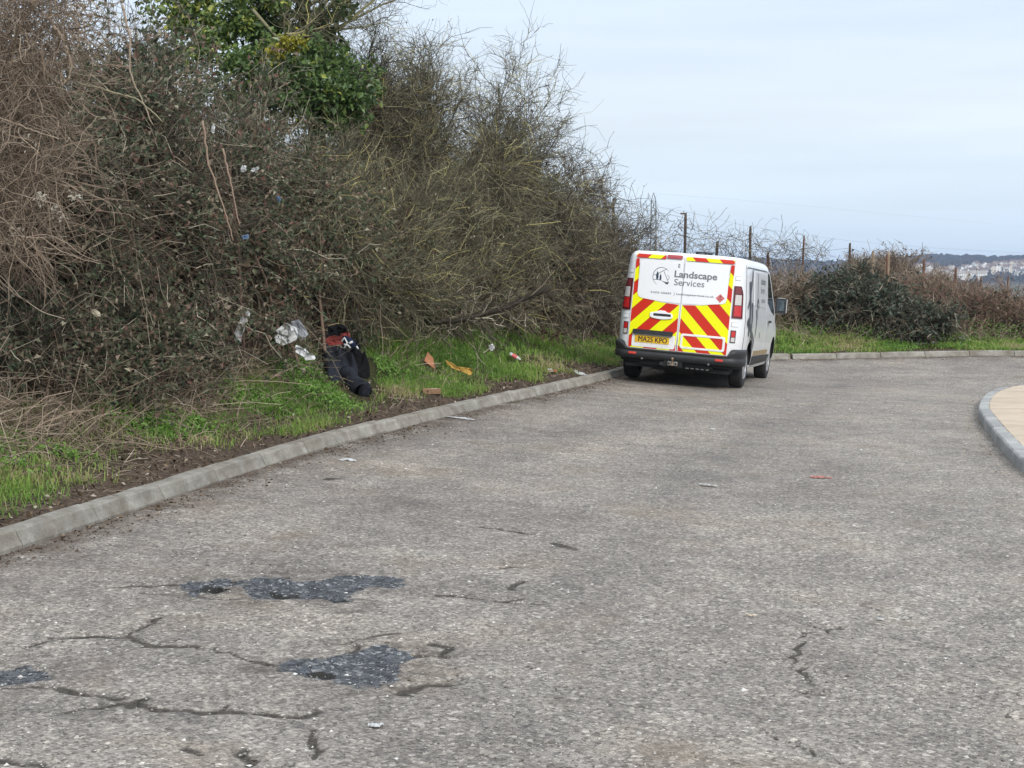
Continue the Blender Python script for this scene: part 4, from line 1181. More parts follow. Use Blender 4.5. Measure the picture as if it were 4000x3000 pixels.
c = m.mix(m.math('LESS_THAN', fr, .5), yel, red)
c = m.mix(m.math('LESS_THAN', edge, .006), c, (.25, .16, .02))
m.col(c).rough(.35)
m.b.inputs['Coat Weight'].default_value = .08
m.b.inputs['Specular IOR Level'].default_value = .25
CHEV = m.m

van = empty('van')
VM = Matrix(((0.955774651, 0.282999294, 0.080038835, 2.6571), (-0.2841486, 0.958775192, 0.003115066, 22.7674), (-0.075857688, -0.025720224, 0.996786879, -0.0970), (0, 0, 0, 1)))
van.matrix_world = VM
tag(van, 'white works van with red and yellow chevron rear doors parked against the kerb', 'van')

def W_(z):
    return np.interp(z, [.26, .30, .36, .5, .8, 1.05, 1.2, 1.5, 1.75, 1.85, 1.90, 1.935, 1.955, 1.967, 1.973], [.88, .90, .935, .955, .972, .97, .958, .935, .915, .900, .882, .845, .79, .58, .25])
def YR(z):
    return np.interp(z, [.26, .50, .60, 1.85, 1.90, 1.935, 1.955, 1.967, 1.973], [-.87, -.896, -.888, -.812, -.800, -.77, -.72, -.52, -.1])
def YF(z):
    return np.interp(z, [.26, .35, .5, .75, .88, .98, 1.06, 1.14, 1.85, 1.90, 1.935, 1.955, 1.967, 1.973], [4.0, 4.08, 4.13, 4.10, 4.02, 3.82, 3.50, 3.30, 2.28, 2.20, 2.08, 1.9, 1.4, .9])
def rear_c(t, z, off=0.0):
    """rear corner of the plan at height z: t 0 = end of the door plane, 1 = side"""
    w, y = W_(z), YR(z)
    xa = np.minimum(.752, w * .9)
    a = np.array([xa, y + .030 + 0 * z]); b = np.array([w - .012, y + .055]); c_ = np.array([w, y + .50])
    p = (1 - t) ** 2 * a + 2 * t * (1 - t) * b + t ** 2 * c_
    d = 2 * (1 - t) * (b - a) + 2 * t * (c_ - b)
    nrm = np.array([d[1], -d[0]]) / (np.hypot(*d) + 1e-9)
    return p + nrm * off
ZL = [.30, .36, .44, .52, .60, .70, .80, .90, .98, 1.05, 1.12, 1.2, 1.3, 1.4, 1.5, 1.6, 1.7, 1.78, 1.85, 1.90, 1.92, 1.935, 1.948, 1.955, 1.962, 1.967, 1.973]
rows = []
for z in ZL:
    w, yr, yf = float(W_(z)), float(YR(z)), float(YF(z))
    h_ = [(x, yr + .030 * (x / max(.752, .01)) ** 2 if x <= .76 else yr) for x in np.linspace(0, min(.752, w * .9), 6)[:-1]]
    h_ += [tuple(rear_c(t, z)) for t in np.linspace(0, 1, 9)]
    y0 = yr + .5; rf = min(.75 if z < 1.0 else .75 - .53 * min(1, (z - 1.0) / .15), (yf - y0) * .45)
    h_ += [(w - .0 * k, y) for k, y in enumerate(np.linspace(y0, yf - rf, 20)[1:-1])]
    for t in np.linspace(0, 1, 10):
        a = np.array([w, yf - rf]); b = np.array([w * .97, yf - .05]); c_ = np.array([w * .62, yf - .015])
        h_.append(tuple((1 - t) ** 2 * a + 2 * t * (1 - t) * b + t ** 2 * c_))
    h_ += [(x, yf - .015 + .015 * (1 - x / (w * .62 + 1e-6)) ** .5) for x in np.linspace(w * .62, 0, 5)[1:]]
    full = h_ + [(-x, y) for x, y in h_[-2:0:-1]]
    rows.append([(x, y, z) for x, y in full])
NP_ = len(rows[0])
V = np.array(rows).reshape(-1, 3)
K = len(rows)
i = np.arange(K - 1)[:, None] * NP_; j = np.arange(NP_)[None]; j2 = (j + 1) % NP_
F = np.stack([i + j, i + j2, i + NP_ + j2, i + NP_ + j], -1).reshape(-1, 4).tolist()
F += [list(reversed(range(NP_))), [(K - 1) * NP_ + k for k in range(NP_)]]
me = bpy.data.meshes.new('body')
me.from_pydata(V.tolist(), [], F)
me.materials.append(PAINT); me.materials.append(GRIME)
body = link('body', me, None, None, True)
# wheel arches cut out of the shell
cuts = []
for y, rr in ((0.0, .405), (3.098, .405)):
    for sx_ in (-1, 1):
        b = Bag(); b.lathe([(0, -.16), (rr, -.16), (rr, .16), (0, .16)], 40, 'x', (sx_ * .86, y, .335))
        cme = b.mesh('cutter'); cme.materials.append(PAINT)
        bmm = bmesh.new(); bmm.from_mesh(cme); bmesh.ops.remove_doubles(bmm, verts=bmm.verts, dist=1e-5); bmesh.ops.recalc_face_normals(bmm, faces=bmm.faces); bmm.to_mesh(cme); bmm.free()
        co = bpy.data.objects.new('cutter', cme); C.objects.link(co)
        md = body.modifiers.new('cut', 'BOOLEAN'); md.object = co; md.operation = 'DIFFERENCE'; md.solver = 'EXACT'
        cuts.append(co)
bpy.context.view_layer.update()
dg = bpy.context.evaluated_depsgraph_get()
new = bpy.data.meshes.new_from_object(body.evaluated_get(dg))
body.modifiers.clear()
body.data = new
for co in cuts: bpy.data.objects.remove(co)
for p in new.polygons:
    c_ = p.center
    for y in (0, 3.098):
        if math.hypot(c_.y - y, c_.z - .335) < .404 and abs(c_.x) < .935: p.material_index = 1
    if p.center.z < .302 or (p.center.y < -.35 and p.center.z < .40): p.material_index = 1
try: new.set_sharp_from_angle(angle=R_(32))
except Exception: pass
body.parent = van

def side_pt(y, z, off=.004): return (float(W_(z)) + off, y, z)
def patch(name, mat, parent, fn, nu, nv, thick=None, smooth=True):
    """grid surface fn(u,v)->xyz, u,v in 0..1"""
    V = np.array([fn(a, b) for a in np.linspace(0, 1, nu) for b in np.linspace(0, 1, nv)])
    me = np_mesh(name, V, [grid_faces(nu, nv)])
    o = link(name, me, mat, parent, smooth)
    if thick:
        m_ = o.modifiers.new('thick', 'SOLIDIFY'); m_.thickness = thick; m_.offset = 0
    return o
def rear_y(x, z): return float(YR(z)) + .030 * min(1, abs(x) / .752) ** 2
DOFF = .016           # doors stand proud of the shell
def rdoor(x, z, off=0.0): return (x, rear_y(x, z) - DOFF - off, z)

def outline_panel(name, mat, parent, pts, off, th, nsub=7):
    """flat shape on the rear face: outline in (x,z), surface at off, edge th deep, filled as a fan of strips"""
    P = np.array(pts, float)
    bmm = bmesh.new()
    vsx = [bmm.verts.new((x, 0, z)) for x, z in P]
    f = bmm.faces.new(vsx)
    bmesh.ops.triangulate(bmm, faces=[f])
    for _ in range(2):
        bmesh.ops.subdivide_edges(bmm, edges=[e for e in bmm.edges if e.calc_length() > .16], cuts=1, use_grid_fill=False)
        bmesh.ops.triangulate(bmm, faces=list(bmm.faces))
    bmesh.ops.recalc_face_normals(bmm, faces=bmm.faces)
    r = bmesh.ops.extrude_face_region(bmm, geom=list(bmm.faces))
    top = {v for v in r['geom'] if isinstance(v, bmesh.types.BMVert)}
    for v in bmm.verts:
        x, z = v.co.x, v.co.z
        v.co.y = rear_y(x, z) - (off if v in top else off - th)
    bmesh.ops.recalc_face_normals(bmm, faces=bmm.faces)
    me = bpy.data.meshes.new(name); bmm.to_mesh(me); bmm.free()
    return link(name, me, mat, parent)
def rrect(x0, z0, x1, z1, r, n=5):
    out = []
    for cx, cz, a0 in ((x1 - r, z1 - r, 0), (x0 + r, z1 - r, 90), (x0 + r, z0 + r, 180), (x1 - r, z0 + r, 270)):
        for k in range(n + 1):
            a = R_(a0 + 90 * k / n); out.append((cx + r * math.cos(a), cz + r * math.sin(a)))
    return out
def ring(name, mat, parent, outer, inner, off, th):
    """frame between two outlines with the same number of points"""
    n = len(outer)
    V = []
    for L, o in ((outer, off), (inner, off), (outer, off - th), (inner, off - th)):
        V += [(x, rear_y(x, z) - o, z) for x, z in L]
    F = []
    for k in range(n):
        k2 = (k + 1) % n
        F += [(k, k2, n + k2, n + k), (2 * n + k, 2 * n + k2, k2, k), (n + k, n + k2, 3 * n + k2, 3 * n + k)]
    return link(name, np_mesh(name, np.array(V), [np.array(F)]), mat, parent)

# rear doors
doors = []
for sg, nm in ((-1, 'left'), (1, 'right')):
    x0, x1 = (.0065, .748)
    pts = rrect(x0, .498, x1, 1.918, .025)
    pts = [(sg * x, z) for x, z in pts]
    d = outline_panel('rear_door', DOORW, van, pts, DOFF, .014)
    doors.append(d)
    d['label'] = 'rear door with the number plate' if sg < 0 else 'rear door with the red diamond sticker'
    # chevron sheets: top strip, outer column, lower field
    if sg < 0:
        top = rrect(.285, 1.852, .735, 1.908, .008)
        outline_panel('chevron_sheet', CHEV, d, [(-x, z) for x, z in top], DOFF + .002, .002)
        ol = rrect(-.286, 1.856, -.030, 1.916, .012); 
        outline_panel('brake_light', DREDL, d, [(x, z) for x, z in rrect(-.272, 1.866, -.040, 1.922, .012)], DOFF + .006, .006).data.materials[0] = flat('brake_lens', (.36, .04, .05), .3, 0, .4, .1, 40)
    else:
        outline_panel('chevron_sheet', CHEV, d, rrect(.022, 1.852, .735, 1.908, .008), DOFF + .002, .002)
    low = [(.018, .505), (.738, .505), (.741, .60), (.739, 1.832), (.690, 1.832), (.690, 1.36), (.66, 1.27), (.60, 1.235), (.30, 1.205), (.018, 1.19)]
    outline_panel('chevron_sheet', CHEV, d, [(sg * x, z) for x, z in low], DOFF + .002, .002)
    # blanked window panel with a rounded outer corner
    win = [(.010, 1.208), (.30, 1.215), (.56, 1.245)] + [(.60 + .072 * math.sin(R_(a)), 1.335 - .083 * math.cos(R_(a))) for a in (15, 35, 55, 75, 90)] + [(.676, 1.76)] + [(.606 + .066 * math.cos(R_(a)), 1.764 + .066 * math.sin(R_(a))) for a in (10, 30, 50, 70, 90)] + [(.010, 1.834)]
    w_ = outline_panel('window_blank', DOORW, d, [(sg * x, z) for x, z in win], DOFF + .009, .009)
    bevel(w_, .004, 2, 50)
    # white seam strip along the middle edge
    outline_panel('edge_strip', DOORW, d, [(sg * x, z) for x, z in ((.0065, .5), (.016, .5), (.016, 1.2), (.0065, 1.2))], DOFF + .004, .004)
L_, Rr = doors
link('door_gap', np_mesh('door_gap', np.array([(-.0065, rear_y(0, .5) - .004, .5), (.0065, rear_y(0, .5) - .004, .5), (.0065, rear_y(0, 1.94) - .004, 1.94), (-.0065, rear_y(0, 1.94) - .004, 1.94)]), [np.array([[0, 1, 2, 3]])]), SEAM, van)
# creases pressed across the doors, where the sheeting breaks
# handle
esc = [(-.446, .985), (-.42, .968), (-.34, .955), (-.27, .950), (-.2, .955), (-.13, .968), (-.103, .985), (-.103, 1.035), (-.13, 1.05), (-.19, 1.062), (-.22, 1.082), (-.29, 1.088), (-.335, 1.072), (-.38, 1.058), (-.43, 1.05), (-.446, 1.035)]
bevel(outline_panel('handle', DOORW, L_, esc, DOFF + .022, .022), .008, 3, 50)
outline_panel('handle_slot', BLACKP, L_, rrect(-.393, 1.000, -.128, 1.038, .008), DOFF + .024, .012)
# number plate, recess, black grab bar
bevel(outline_panel('plate_recess', DOORW, L_, rrect(-.689, .522, -.030, .722, .03), DOFF + .005, .005), .003, 2, 50)
o = outline_panel('number_plate', PLATEY, L_, rrect(-.643, .588, -.118, .694, .008), DOFF + .012, .007)
o = outline_panel('grab_bar', BLACKP, L_, rrect(-.682, .712, -.072, .780, .016), DOFF + .045, .045); bevel(o, .01, 3, 50)
oo_ = rrect(.045, .548, .708, .772, .035); ii_ = rrect(.078, .578, .672, .740, .022)
bevel(ring('recess_frame', DOORW, Rr, oo_, ii_, DOFF + .012, .012), .004, 2, 50)
# small keyhole badge and red diamond
ring('badge', INK, L_, rrect(-.091, 1.740, -.063, 1.795, .012), rrect(-.083, 1.750, -.071, 1.785, .005), DOFF + .013, .004)
outline_panel('diamond_sticker', STICKR, Rr, [(.575, 1.268), (.642, 1.338), (.572, 1.400), (.508, 1.334)], DOFF + .0105, .001)
outline_panel('flame_mark', flat('flame_ink', (.22, .03, .04), .6), Rr, [(.565, 1.345), (.583, 1.345), (.587, 1.358), (.576, 1.377), (.563, 1.358)], DOFF + .0115, .001)
outline_panel('flame_text_bar', flat('bar_ink', (.30, .06, .07), .6), Rr, rrect(.545, 1.318, .603, 1.326, .002), DOFF + .0115, .001)

def text_mesh(name, body_, size, mat, parent, fn, offset=0.0, sx=1.0, align='LEFT', weight=0.0, shear=0.0):
    cu = bpy.data.curves.new(name, 'FONT')
    cu.body = body_; cu.size = size; cu.extrude = .0006; cu.offset = weight; cu.align_x = align; cu.shear = shear
    cu.resolution_u = 4
    to = bpy.data.objects.new(name, cu); C.objects.link(to)
    bpy.context.view_layer.update()
    me = bpy.data.meshes.new_from_object(to.evaluated_get(bpy.context.evaluated_depsgraph_get()))
    bpy.data.objects.remove(to)
    n = len(me.vertices); co = np.empty(n * 3); me.vertices.foreach_get('co', co); co = co.reshape(-1, 3)
    out = np.array([fn(x * sx, y, z) for x, y, z in co])
    me.vertices.foreach_set('co', out.ravel())
    me.materials.clear(); me.update()
    return link(name, me, mat, parent)
def on_door(x0, z0, off): return lambda x, y, e: (x0 + x, rear_y(x0 + x, z0 + y) - DOFF - off - e, z0 + y)
def fit_text(name, s, x0, x1, z0, cap, mat, parent, off, weight=0.0):
    """text of cap height cap stretched to run from x0 to x1"""
    cu = bpy.data.curves.new('m', 'FONT'); cu.body = s; cu.size = 1.0
    to = bpy.data.objects.new('m', cu); C.objects.link(to); bpy.context.view_layer.update()
    w = max(v[0] for v in to.bound_box) - min(v[0] for v in to.bound_box)
    bpy.data.objects.remove(to)
    size = cap / .70
    return text_mesh(name, s, size, mat, parent, on_door(x0, z0, off), weight=weight, sx=(x1 - x0) / (w * size))
fit_text('lettering', 'Landscape', -.143, .487, 1.597, .098, INK, van, .0105, .0035)
fit_text('lettering', 'Services', -.134, .317, 1.477, .094, INK, van, .0105, .0008)
fit_text('lettering', '01622 236655', -.47, -.161, 1.336, .026, INK, van, .0105, .0006)
fit_text('lettering', '|', -.122, -.116, 1.330, .04, INK, van, .0105)
fit_text('lettering', 'Landscapeservices.co.uk', -.085, .473, 1.336, .028, INK, van, .0105, .0006)
fit_text('plate_lettering', 'MA25 KPO', -.597, -.160, .603, .076, PLATEK, L_, .0125)
for k_, dx_ in enumerate((.0025, .005)): fit_text('plate_lettering', 'MA25 KPO', -.597 + dx_, -.160 + dx_, .603, .076, PLATEK, L_, .0130 + .0005 * k_)
# emblem: broken ring with two cypress trees, roof line, pole and sail
def stroke(pts, w, closed=False):
    P = np.array(pts, float); T = unit(np.gradient(P, axis=0)); N = np.stack([-T[:, 1], T[:, 0]], 1)
    w = np.broadcast_to(np.asarray(w, float), (len(P),))[:, None] / 2
    return np.concatenate([P + N * w, (P - N * w)[::-1]])
EM = []
a = np.radians(np.linspace(38, 245, 30)); EM.append(stroke(np.stack([-.330 + .130 * np.cos(a), 1.588 + .136 * np.sin(a)], 1), .008 * np.sin(np.linspace(.15, math.pi - .1, 30)) + .001))
EM.append(stroke([(-.375, 1.637), (-.255, 1.708)], .008))
EM.append(stroke([(-.298, 1.668), (-.255, 1.585), (-.214, 1.505)], .007))
a = np.radians(np.linspace(75, -70, 14)); EM.append(stroke(np.stack([-.250 + .040 * np.cos(a), 1.580 + .036 * np.sin(a)], 1), .006))
EM.append(stroke([(-.448, 1.537), (-.330, 1.540)], .007)); EM.append(stroke([(-.448, 1.60), (-.41, 1.618)], .007))
EM2 = [[(-.395, 1.668), (-.375, 1.63), (-.372, 1.58), (-.380, 1.537), (-.398, 1.535), (-.408, 1.56), (-.412, 1.60), (-.405, 1.64)],
       [(-.345, 1.632), (-.330, 1.60), (-.327, 1.56), (-.333, 1.530), (-.348, 1.528), (-.356, 1.55), (-.358, 1.58), (-.353, 1.61)],
       [(-.332, 1.532), (-.30, 1.522), (-.262, 1.512), (-.205, 1.510), (-.232, 1.473), (-.285, 1.506)]]
bg = Bag()
for q, mt in [(x, 0) for x in EM] + [(x, 1) for x in EM2]:
    n = len(q); V = [(x, rear_y(x, z) - DOFF - .0105, z) for x, z in q]
    if mt == 0:
        h = n // 2
        bg.add(V, [[k, k + 1, n - 2 - k, n - 1 - k] for k in range(h - 1)])
    else:
        c_ = np.mean(np.array(V), 0)
        bg.add(V + [tuple(c_)], [[k, (k + 1) % n, n] for k in range(n)])
tag(bg.build('emblem', INK2, L_), kind=None)

# tail lamps on the rear corners
def corner_patch(name, mat, parent, sg, t0, t1, z0, z1, off, th, nz=7, nt=7, taper=None):
    V = []
    for a in np.linspace(0, 1, nz):
        z = z0 + (z1 - z0) * a
        tt1 = t1 if taper is None else t1 - taper * max(0, (a - .7) / .3) ** 2
        for b in np.linspace(0, 1, nt):
            p = rear_c(t0 + (tt1 - t0) * b, z, off)
            V.append((sg * p[0], p[1], z))
    for a in np.linspace(0, 1, nz):
        z = z0 + (z1 - z0) * a
        tt1 = t1 if taper is None else t1 - taper * max(0, (a - .7) / .3) ** 2
        for b in np.linspace(0, 1, nt):
            p = rear_c(t0 + (tt1 - t0) * b, z, off - th)
            V.append((sg * p[0], p[1], z))
    n = nz * nt
    F = grid_faces(nz, nt, sg < 0).tolist()
    for k in range(nz - 1):
        for e in (0, nt - 1):
            F.append([k * nt + e, (k + 1) * nt + e, n + (k + 1) * nt + e, n + k * nt + e])
    for k in range(nt - 1):
        for e in (0, nz - 1):
            F.append([e * nt + k, e * nt + k + 1, n + e * nt + k + 1, n + e * nt + k])
    me = np_mesh(name, np.array(V), [np.array(F)])
    bmm = bmesh.new(); bmm.from_mesh(me); bmesh.ops.recalc_face_normals(bmm, faces=bmm.faces); bmm.to_mesh(me); bmm.free()
    return link(name, me, mat, parent)
for sg in (-1, 1):
    tl = corner_patch('tail_light', DREDL, van, sg, .025, .46, 1.058, 1.535, .014, .03, 9, 8, .12)
    corner_patch('red_lens', REDL, tl, sg, .09, .37, 1.09, 1.245, .019, .012)
    corner_patch('clear_lens', CLEARL, tl, sg, .10, .36, 1.255, 1.405, .020, .012)
    corner_patch('upper_lens', flat('upper_lens', (.16, .03, .035), .2, 0, .5, .1, 30), tl, sg, .10, .33, 1.415, 1.515, .019, .012)
    fg = corner_patch('lower_lamp', BLACKP, van, sg, .045, .25, .695, .880, .008, .02)
    corner_patch('red_lens', REDL, fg, sg, .075, .215, .782, .866, .013, .008)
    corner_patch('clear_lens', CLEARL, fg, sg, .075, .215, .708, .774, .013, .008)
    for z0, z1 in ((.935, .995), (1.620, 1.675)):
        h = corner_patch('hinge', SEAM, van, sg, .045, .32, z0 - .004, z1 + .004, .003, .004)
        corner_patch('hinge_cover', PAINT, h, sg, .055, .31, z0, z1, .009, .007)
    # groove between the rear quarter and the side
    V = np.array([(sg * (rear_c(t, z, .0025)[0]), rear_c(t, z, .0025)[1], z) for z in np.linspace(.6, 1.86, 20) for t in (.66, .69)])
    link('panel_gap', np_mesh('panel_gap', V, [grid_faces(20, 2, sg < 0)]), SEAM, van)

# rear bumper
bp = []
for z, o in ((.345, .02), (.36, .07), (.44, .085), (.455, .062), (.47, .062), (.53, .085), (.572, .085), (.592, .06), (.60, .01)):
    row = []
    for t in np.linspace(0, 1, 7)[:-1]:
        x = .752 * t; row.append((x, rear_y(x, .5) - o * .8, z if z < .46 else .46 + (z - .46) * .24))
    for t in np.linspace(0, 1, 9):
        p = rear_c(t, .5, o * (.8 - .5 * t ** 3)); row.append((p[0], p[1], z if z < .46 else .46 + (z - .46) * (.24 + .76 * min(1, max(0, (t - .04) / .10)))))
    bp.append([(-x, y, zz_) for x, y, zz_ in row[:0:-1]] + row)
bp = np.array(bp)
bump_me = np_mesh('rear_bumper', bp.reshape(-1, 3), [grid_faces(bp.shape[0], bp.shape[1], True)])
bmp = link('rear_bumper', bump_me, BLACKP, van, True)
for sg in (-1, 1):
    b = Bag(); b.box((sg * .652, rear_y(.65, .5) - .071, .424), (.057, .006, .016)); bevel(b.build('reflector', REFL, bmp), .003)
    b = Bag(); b.lathe([(0, -.01), (.016, -.01), (.016, .01), (0, .01)], 12, 'y', (sg * .50, -.93, .352)); b.build('fixing', STEEL, bmp)
# tow bar
tow = empty('tow_bar'); tow.parent = van
b = Bag(); b.box((0, -.83, .30), (.55, .03, .03)); b.box((-.03, -.93, .335), (.14, .012, .075)); b.build('cross_member', GRIME, tow)
b = Bag(); b.box((-.03, -.965, .315), (.075, .012, .032)); bevel(b.build('plate', STEEL, tow), .008)
for sx_ in (-.08, .02):
    b = Bag(); b.lathe([(0, -.004), (.014, -.004), (.014, .004), (0, .004)], 10, 'y', (sx_, -.980, .315)); b.build('bolt', GRIME, tow)
b = Bag(); b.lathe([(.001, .41), (.018, .405), (.025, .385), (.018, .366), (.013, .355), (.015, .30), (.022, .29)], 14, 'z', (-.03, -1.0, 0)); b.build('ball', BRASS, tow, True)
b = Bag(); b.lathe([(0, -.02), (.03, -.02), (.034, .02), (0, .02)], 14, 'y', (-.20, -.92, .30)); b.build('socket', BLACKP, tow)
b = Bag()
for k in range(5): b.box((.18 + k * .075, -.86, .262), (.022, .01, .006))
tag(b.build('bracket_slots', STEEL, tow), kind='stuff')
# underbody: floor pan, axle, silencer
b = Bag(); b.box((0, 1.5, .30), (.80, 2.3, .02)); b.box((0, -.45, .27), (.78, .35, .05)); b.tube([(-.78, 0, .30), (.78, 0, .30)], .045, 8); b.build('underbody', GRIME, van)
b = Bag(); b.tube([(-.2, -.55, .24), (.25, -.55, .24)], .09, 12); b.build('silencer', GRIME, van)
b = Bag(); b.lathe([(.0, -.10), (.33, -.10), (.33, .10), (0, .10)], 22, 'z', (-.15, -.2, .28)); b.build('spare_wheel', RUBBER, van)

# wheels
def wheel(x, y, sg):
    w = empty('wheel'); w.parent = van; w.location = (x, y, .335)
    b = Bag()
    pr = [(.205, -.095), (.235, -.103), (.285, -.106), (.318, -.098), (.333, -.080), (.336, -.05), (.336, .05), (.333, .080), (.318, .098), (.285, .106), (.235, .103), (.205, .095)]
    b.lathe(pr, 40, 'x'); b.build('tyre', RUBBER, w, True)
    b = Bag()
    b.lathe([(.206, .094), (.200, .098), (.190, .085), (.178, .055), (.05, .050), (.0, .052)], 36, 'x')
    o_ = b.build('rim', flat('rim_dark', (.10, .10, .105), .5, .5), w, True)
    b = Bag()
    b.lathe([(.206, .097), (.196, .104), (.182, .098), (.180, .085)], 36, 'x')
    b.lathe([(.056, .060), (.052, .092), (.030, .098), (0, .099)], 20, 'x')
    for k in range(5):
        a0 = k * 2 * math.pi / 5 + .3
        for da in (-.16, .16):
            p0 = np.array([.088, .045 * math.cos(a0 + da), .045 * math.sin(a0 + da)]); p1 = np.array([.092, .190 * math.cos(a0 + da * 1.25), .190 * math.sin(a0 + da * 1.25)])
            d = unit(p1 - p0); s_ = np.array([0, -d[2], d[1]]) ; hw0, hw1 = .012, .021
            V = []
            for p, hw in ((p0, hw0), (p1, hw1)):
                for e in (-1, 1):
                    for dx in (.006, -.02): V.append(p + s_ * hw * e + np.array([dx, 0, 0]))
            b.add(np.array(V), [[0, 2, 6, 4], [1, 5, 7, 3], [0, 4, 5, 1], [2, 3, 7, 6]])
    b.build('hubcap', ALLOY, w)
    if sg < 0: w.rotation_euler = (0, 0, math.pi)
    return w
for y, tr in ((0, .814), (3.098, .8075)):
    for sg in (-1, 1): wheel(sg * tr, y, sg)

# side: cab door glass, door seams, handle, mirror, rubbing strip
def side_poly(name, mat, parent, pts, off=.004, sg=1, th=.004):
    bmm = bmesh.new()
    f = bmm.faces.new([bmm.verts.new((0, y, z)) for y, z in pts])
    bmesh.ops.triangulate(bmm, faces=[f])
    for _ in range(2):
        bmesh.ops.subdivide_edges(bmm, edges=[e for e in bmm.edges if e.calc_length() > .2], cuts=1)
        bmesh.ops.triangulate(bmm, faces=list(bmm.faces))
    r = bmesh.ops.extrude_face_region(bmm, geom=list(bmm.faces))
    top = {v for v in r['geom'] if isinstance(v, bmesh.types.BMVert)}
    for v in bmm.verts: v.co.x = sg * (float(W_(v.co.z)) + (off if v in top else off - th))
    bmesh.ops.recalc_face_normals(bmm, faces=bmm.faces)
    me = bpy.data.meshes.new(name); bmm.to_mesh(me); bmm.free()
    return link(name, me, mat, parent)
def side_line(pts, w, off, sg=1, name='panel_gap', mat=None, parent=None):
    q = stroke(pts, w); n = len(q); h = n // 2
    V = np.array([(sg * (float(W_(z)) + off), y, z) for y, z in q])
    return link(name, np_mesh(name, V, [np.array([[k, k + 1, n - 2 - k, n - 1 - k] for k in range(h - 1)])]), mat or SEAM, parent or van)
def dens(pts, n=14):
    P = np.array(pts, float); t = np.linspace(0, len(P) - 1, n)
    return np.stack([np.interp(t, range(len(P)), P[:, c]) for c in range(2)], 1)
for sg in (-1, 1):
    cd_ = side_poly('cab_door', PAINT, van, [(1.93, .42), (2.72, .42), (2.80, .62), (3.02, .78), (3.05, 1.12), (2.92, 1.22), (2.14, 1.83), (1.86, 1.83), (1.86, 1.2)], .006, sg, .008)
    side_poly('cab_window', DARKG, cd_, [(1.92, 1.30), (2.40, 1.17), (2.84, 1.10), (2.80, 1.20), (2.10, 1.78), (1.92, 1.79)], .009, sg)
    hd = side_poly('door_handle', BLACKP, cd_, rrect(2.02, .985, 2.19, 1.02, .012), .045, sg, .03)
    side_line(dens([(1.925, .42), (1.85, 1.2), (1.85, 1.84)], 20), .012, .0125, sg)
    side_line(dens([(.08, .60), (.08, 1.81), (1.86, 1.815)], 40), .010, .0030, sg)
    side_poly('rubbing_strip', BLACKP, van, [(.46, .335), (2.60, .335), (2.62, .45), (.46, .47)], .018, sg, .018)
    side_poly('gold_strip', GOLD, van, [(.50, .478), (2.40, .458), (2.40, .535), (.50, .555)], .004, sg)
    side_poly('sill', PAINT, van, [(.42, .275), (2.66, .275), (2.66, .325), (.42, .325)], .010, sg, .012)
    side_poly('side_window_blank', DOORW, van, [(.22, 1.27), (1.70, 1.215), (1.78, 1.30), (1.80, 1.76), (.22, 1.775)], .005, sg, .006)
    rl = side_poly('roof_channel', SEAM, van, [(-.55, 1.815), (1.75, 1.815), (1.75, 1.832), (-.55, 1.832)], .006, sg)
    mi = empty('door_mirror'); mi.parent = van
    b = Bag(); b.box((sg * 1.06, 3.02, 1.275), (.095, .06, .135)); bevel(b.build('housing', PAINT, mi), .035, 4, 60)
    b = Bag(); b.box((sg * 1.06, 2.957, 1.275), (.093, .012, .132)); bevel(b.build('surround', BLACKP, mi), .022, 3, 60)
    b = Bag(); b.box((sg * 1.06, 2.944, 1.28), (.058, .004, .088)); bevel(b.build('mirror_glass', flat('mirror_glass', (.16, .19, .20), .08, 1.0, 0, .05), mi), .015, 3, 60)
    b = Bag(); b.box((sg * .955, 3.03, 1.19), (.06, .035, .04)); bevel(b.build('arm', BLACKP, mi), .012, 2, 60)
# wind-blown tree-trunk graphic on the offside panel
GR = flat('graphic_grey', (.075, .085, .125), .35, 0, .4)
for q, w in (([(-.30, 1.62), (-.28, 1.25), (-.33, .98), (-.36, .80)], .075), ([(-.05, 1.30), (-.07, 1.05), (-.09, .92), (-.12, .70)], .055), ([(.02, 1.80), (-.10, 1.60), (-.30, 1.38), (-.52, 1.22)], .035), ([(-.52, .98), (-.42, 1.03), (-.25, .94), (-.05, .85), (.20, .70)], .05),
             ([(.62, 1.76), (.58, 1.3), (.62, 1.05)], .022), ([(.45, 1.20), (.50, .95), (.42, .78)], .03)):
    side_line(dens(q, 24), np.linspace(1, .5, 24) * w * 2.6, .0056 + .0008 * RNG.random(), 1, 'side_graphic', GR)
side_poly('side_graphic', GR, van, [(.06, .86), (.20, .80), (.42, .72), (.30, .50), (.20, .58)], .0066)
side_line(np.stack([.62 + .10 * np.cos(np.radians(np.linspace(-40, 200, 20))), 1.27 + .075 * np.sin(np.radians(np.linspace(-40, 200, 20)))], 1), .05, .0075, 1, 'side_graphic', GR)
def on_side(y0, z0, off): return lambda x, y, e: (float(W_(z0 + y)) + off + e, y0 + x, z0 + y)
text_mesh('lettering', 'Landscape', .155, INK, van, on_side(.95, 1.60, .0065), weight=.003)
text_mesh('lettering', 'Services', .155, INK, van, on_side(.95, 1.46, .0065))
text_mesh('lettering', '01622 236655', .085, INK, van, on_side(1.05, 1.31, .0065))
text_mesh('lettering', 'TL', .11, INK, van, on_side(.95, .76, .0045), weight=.002)
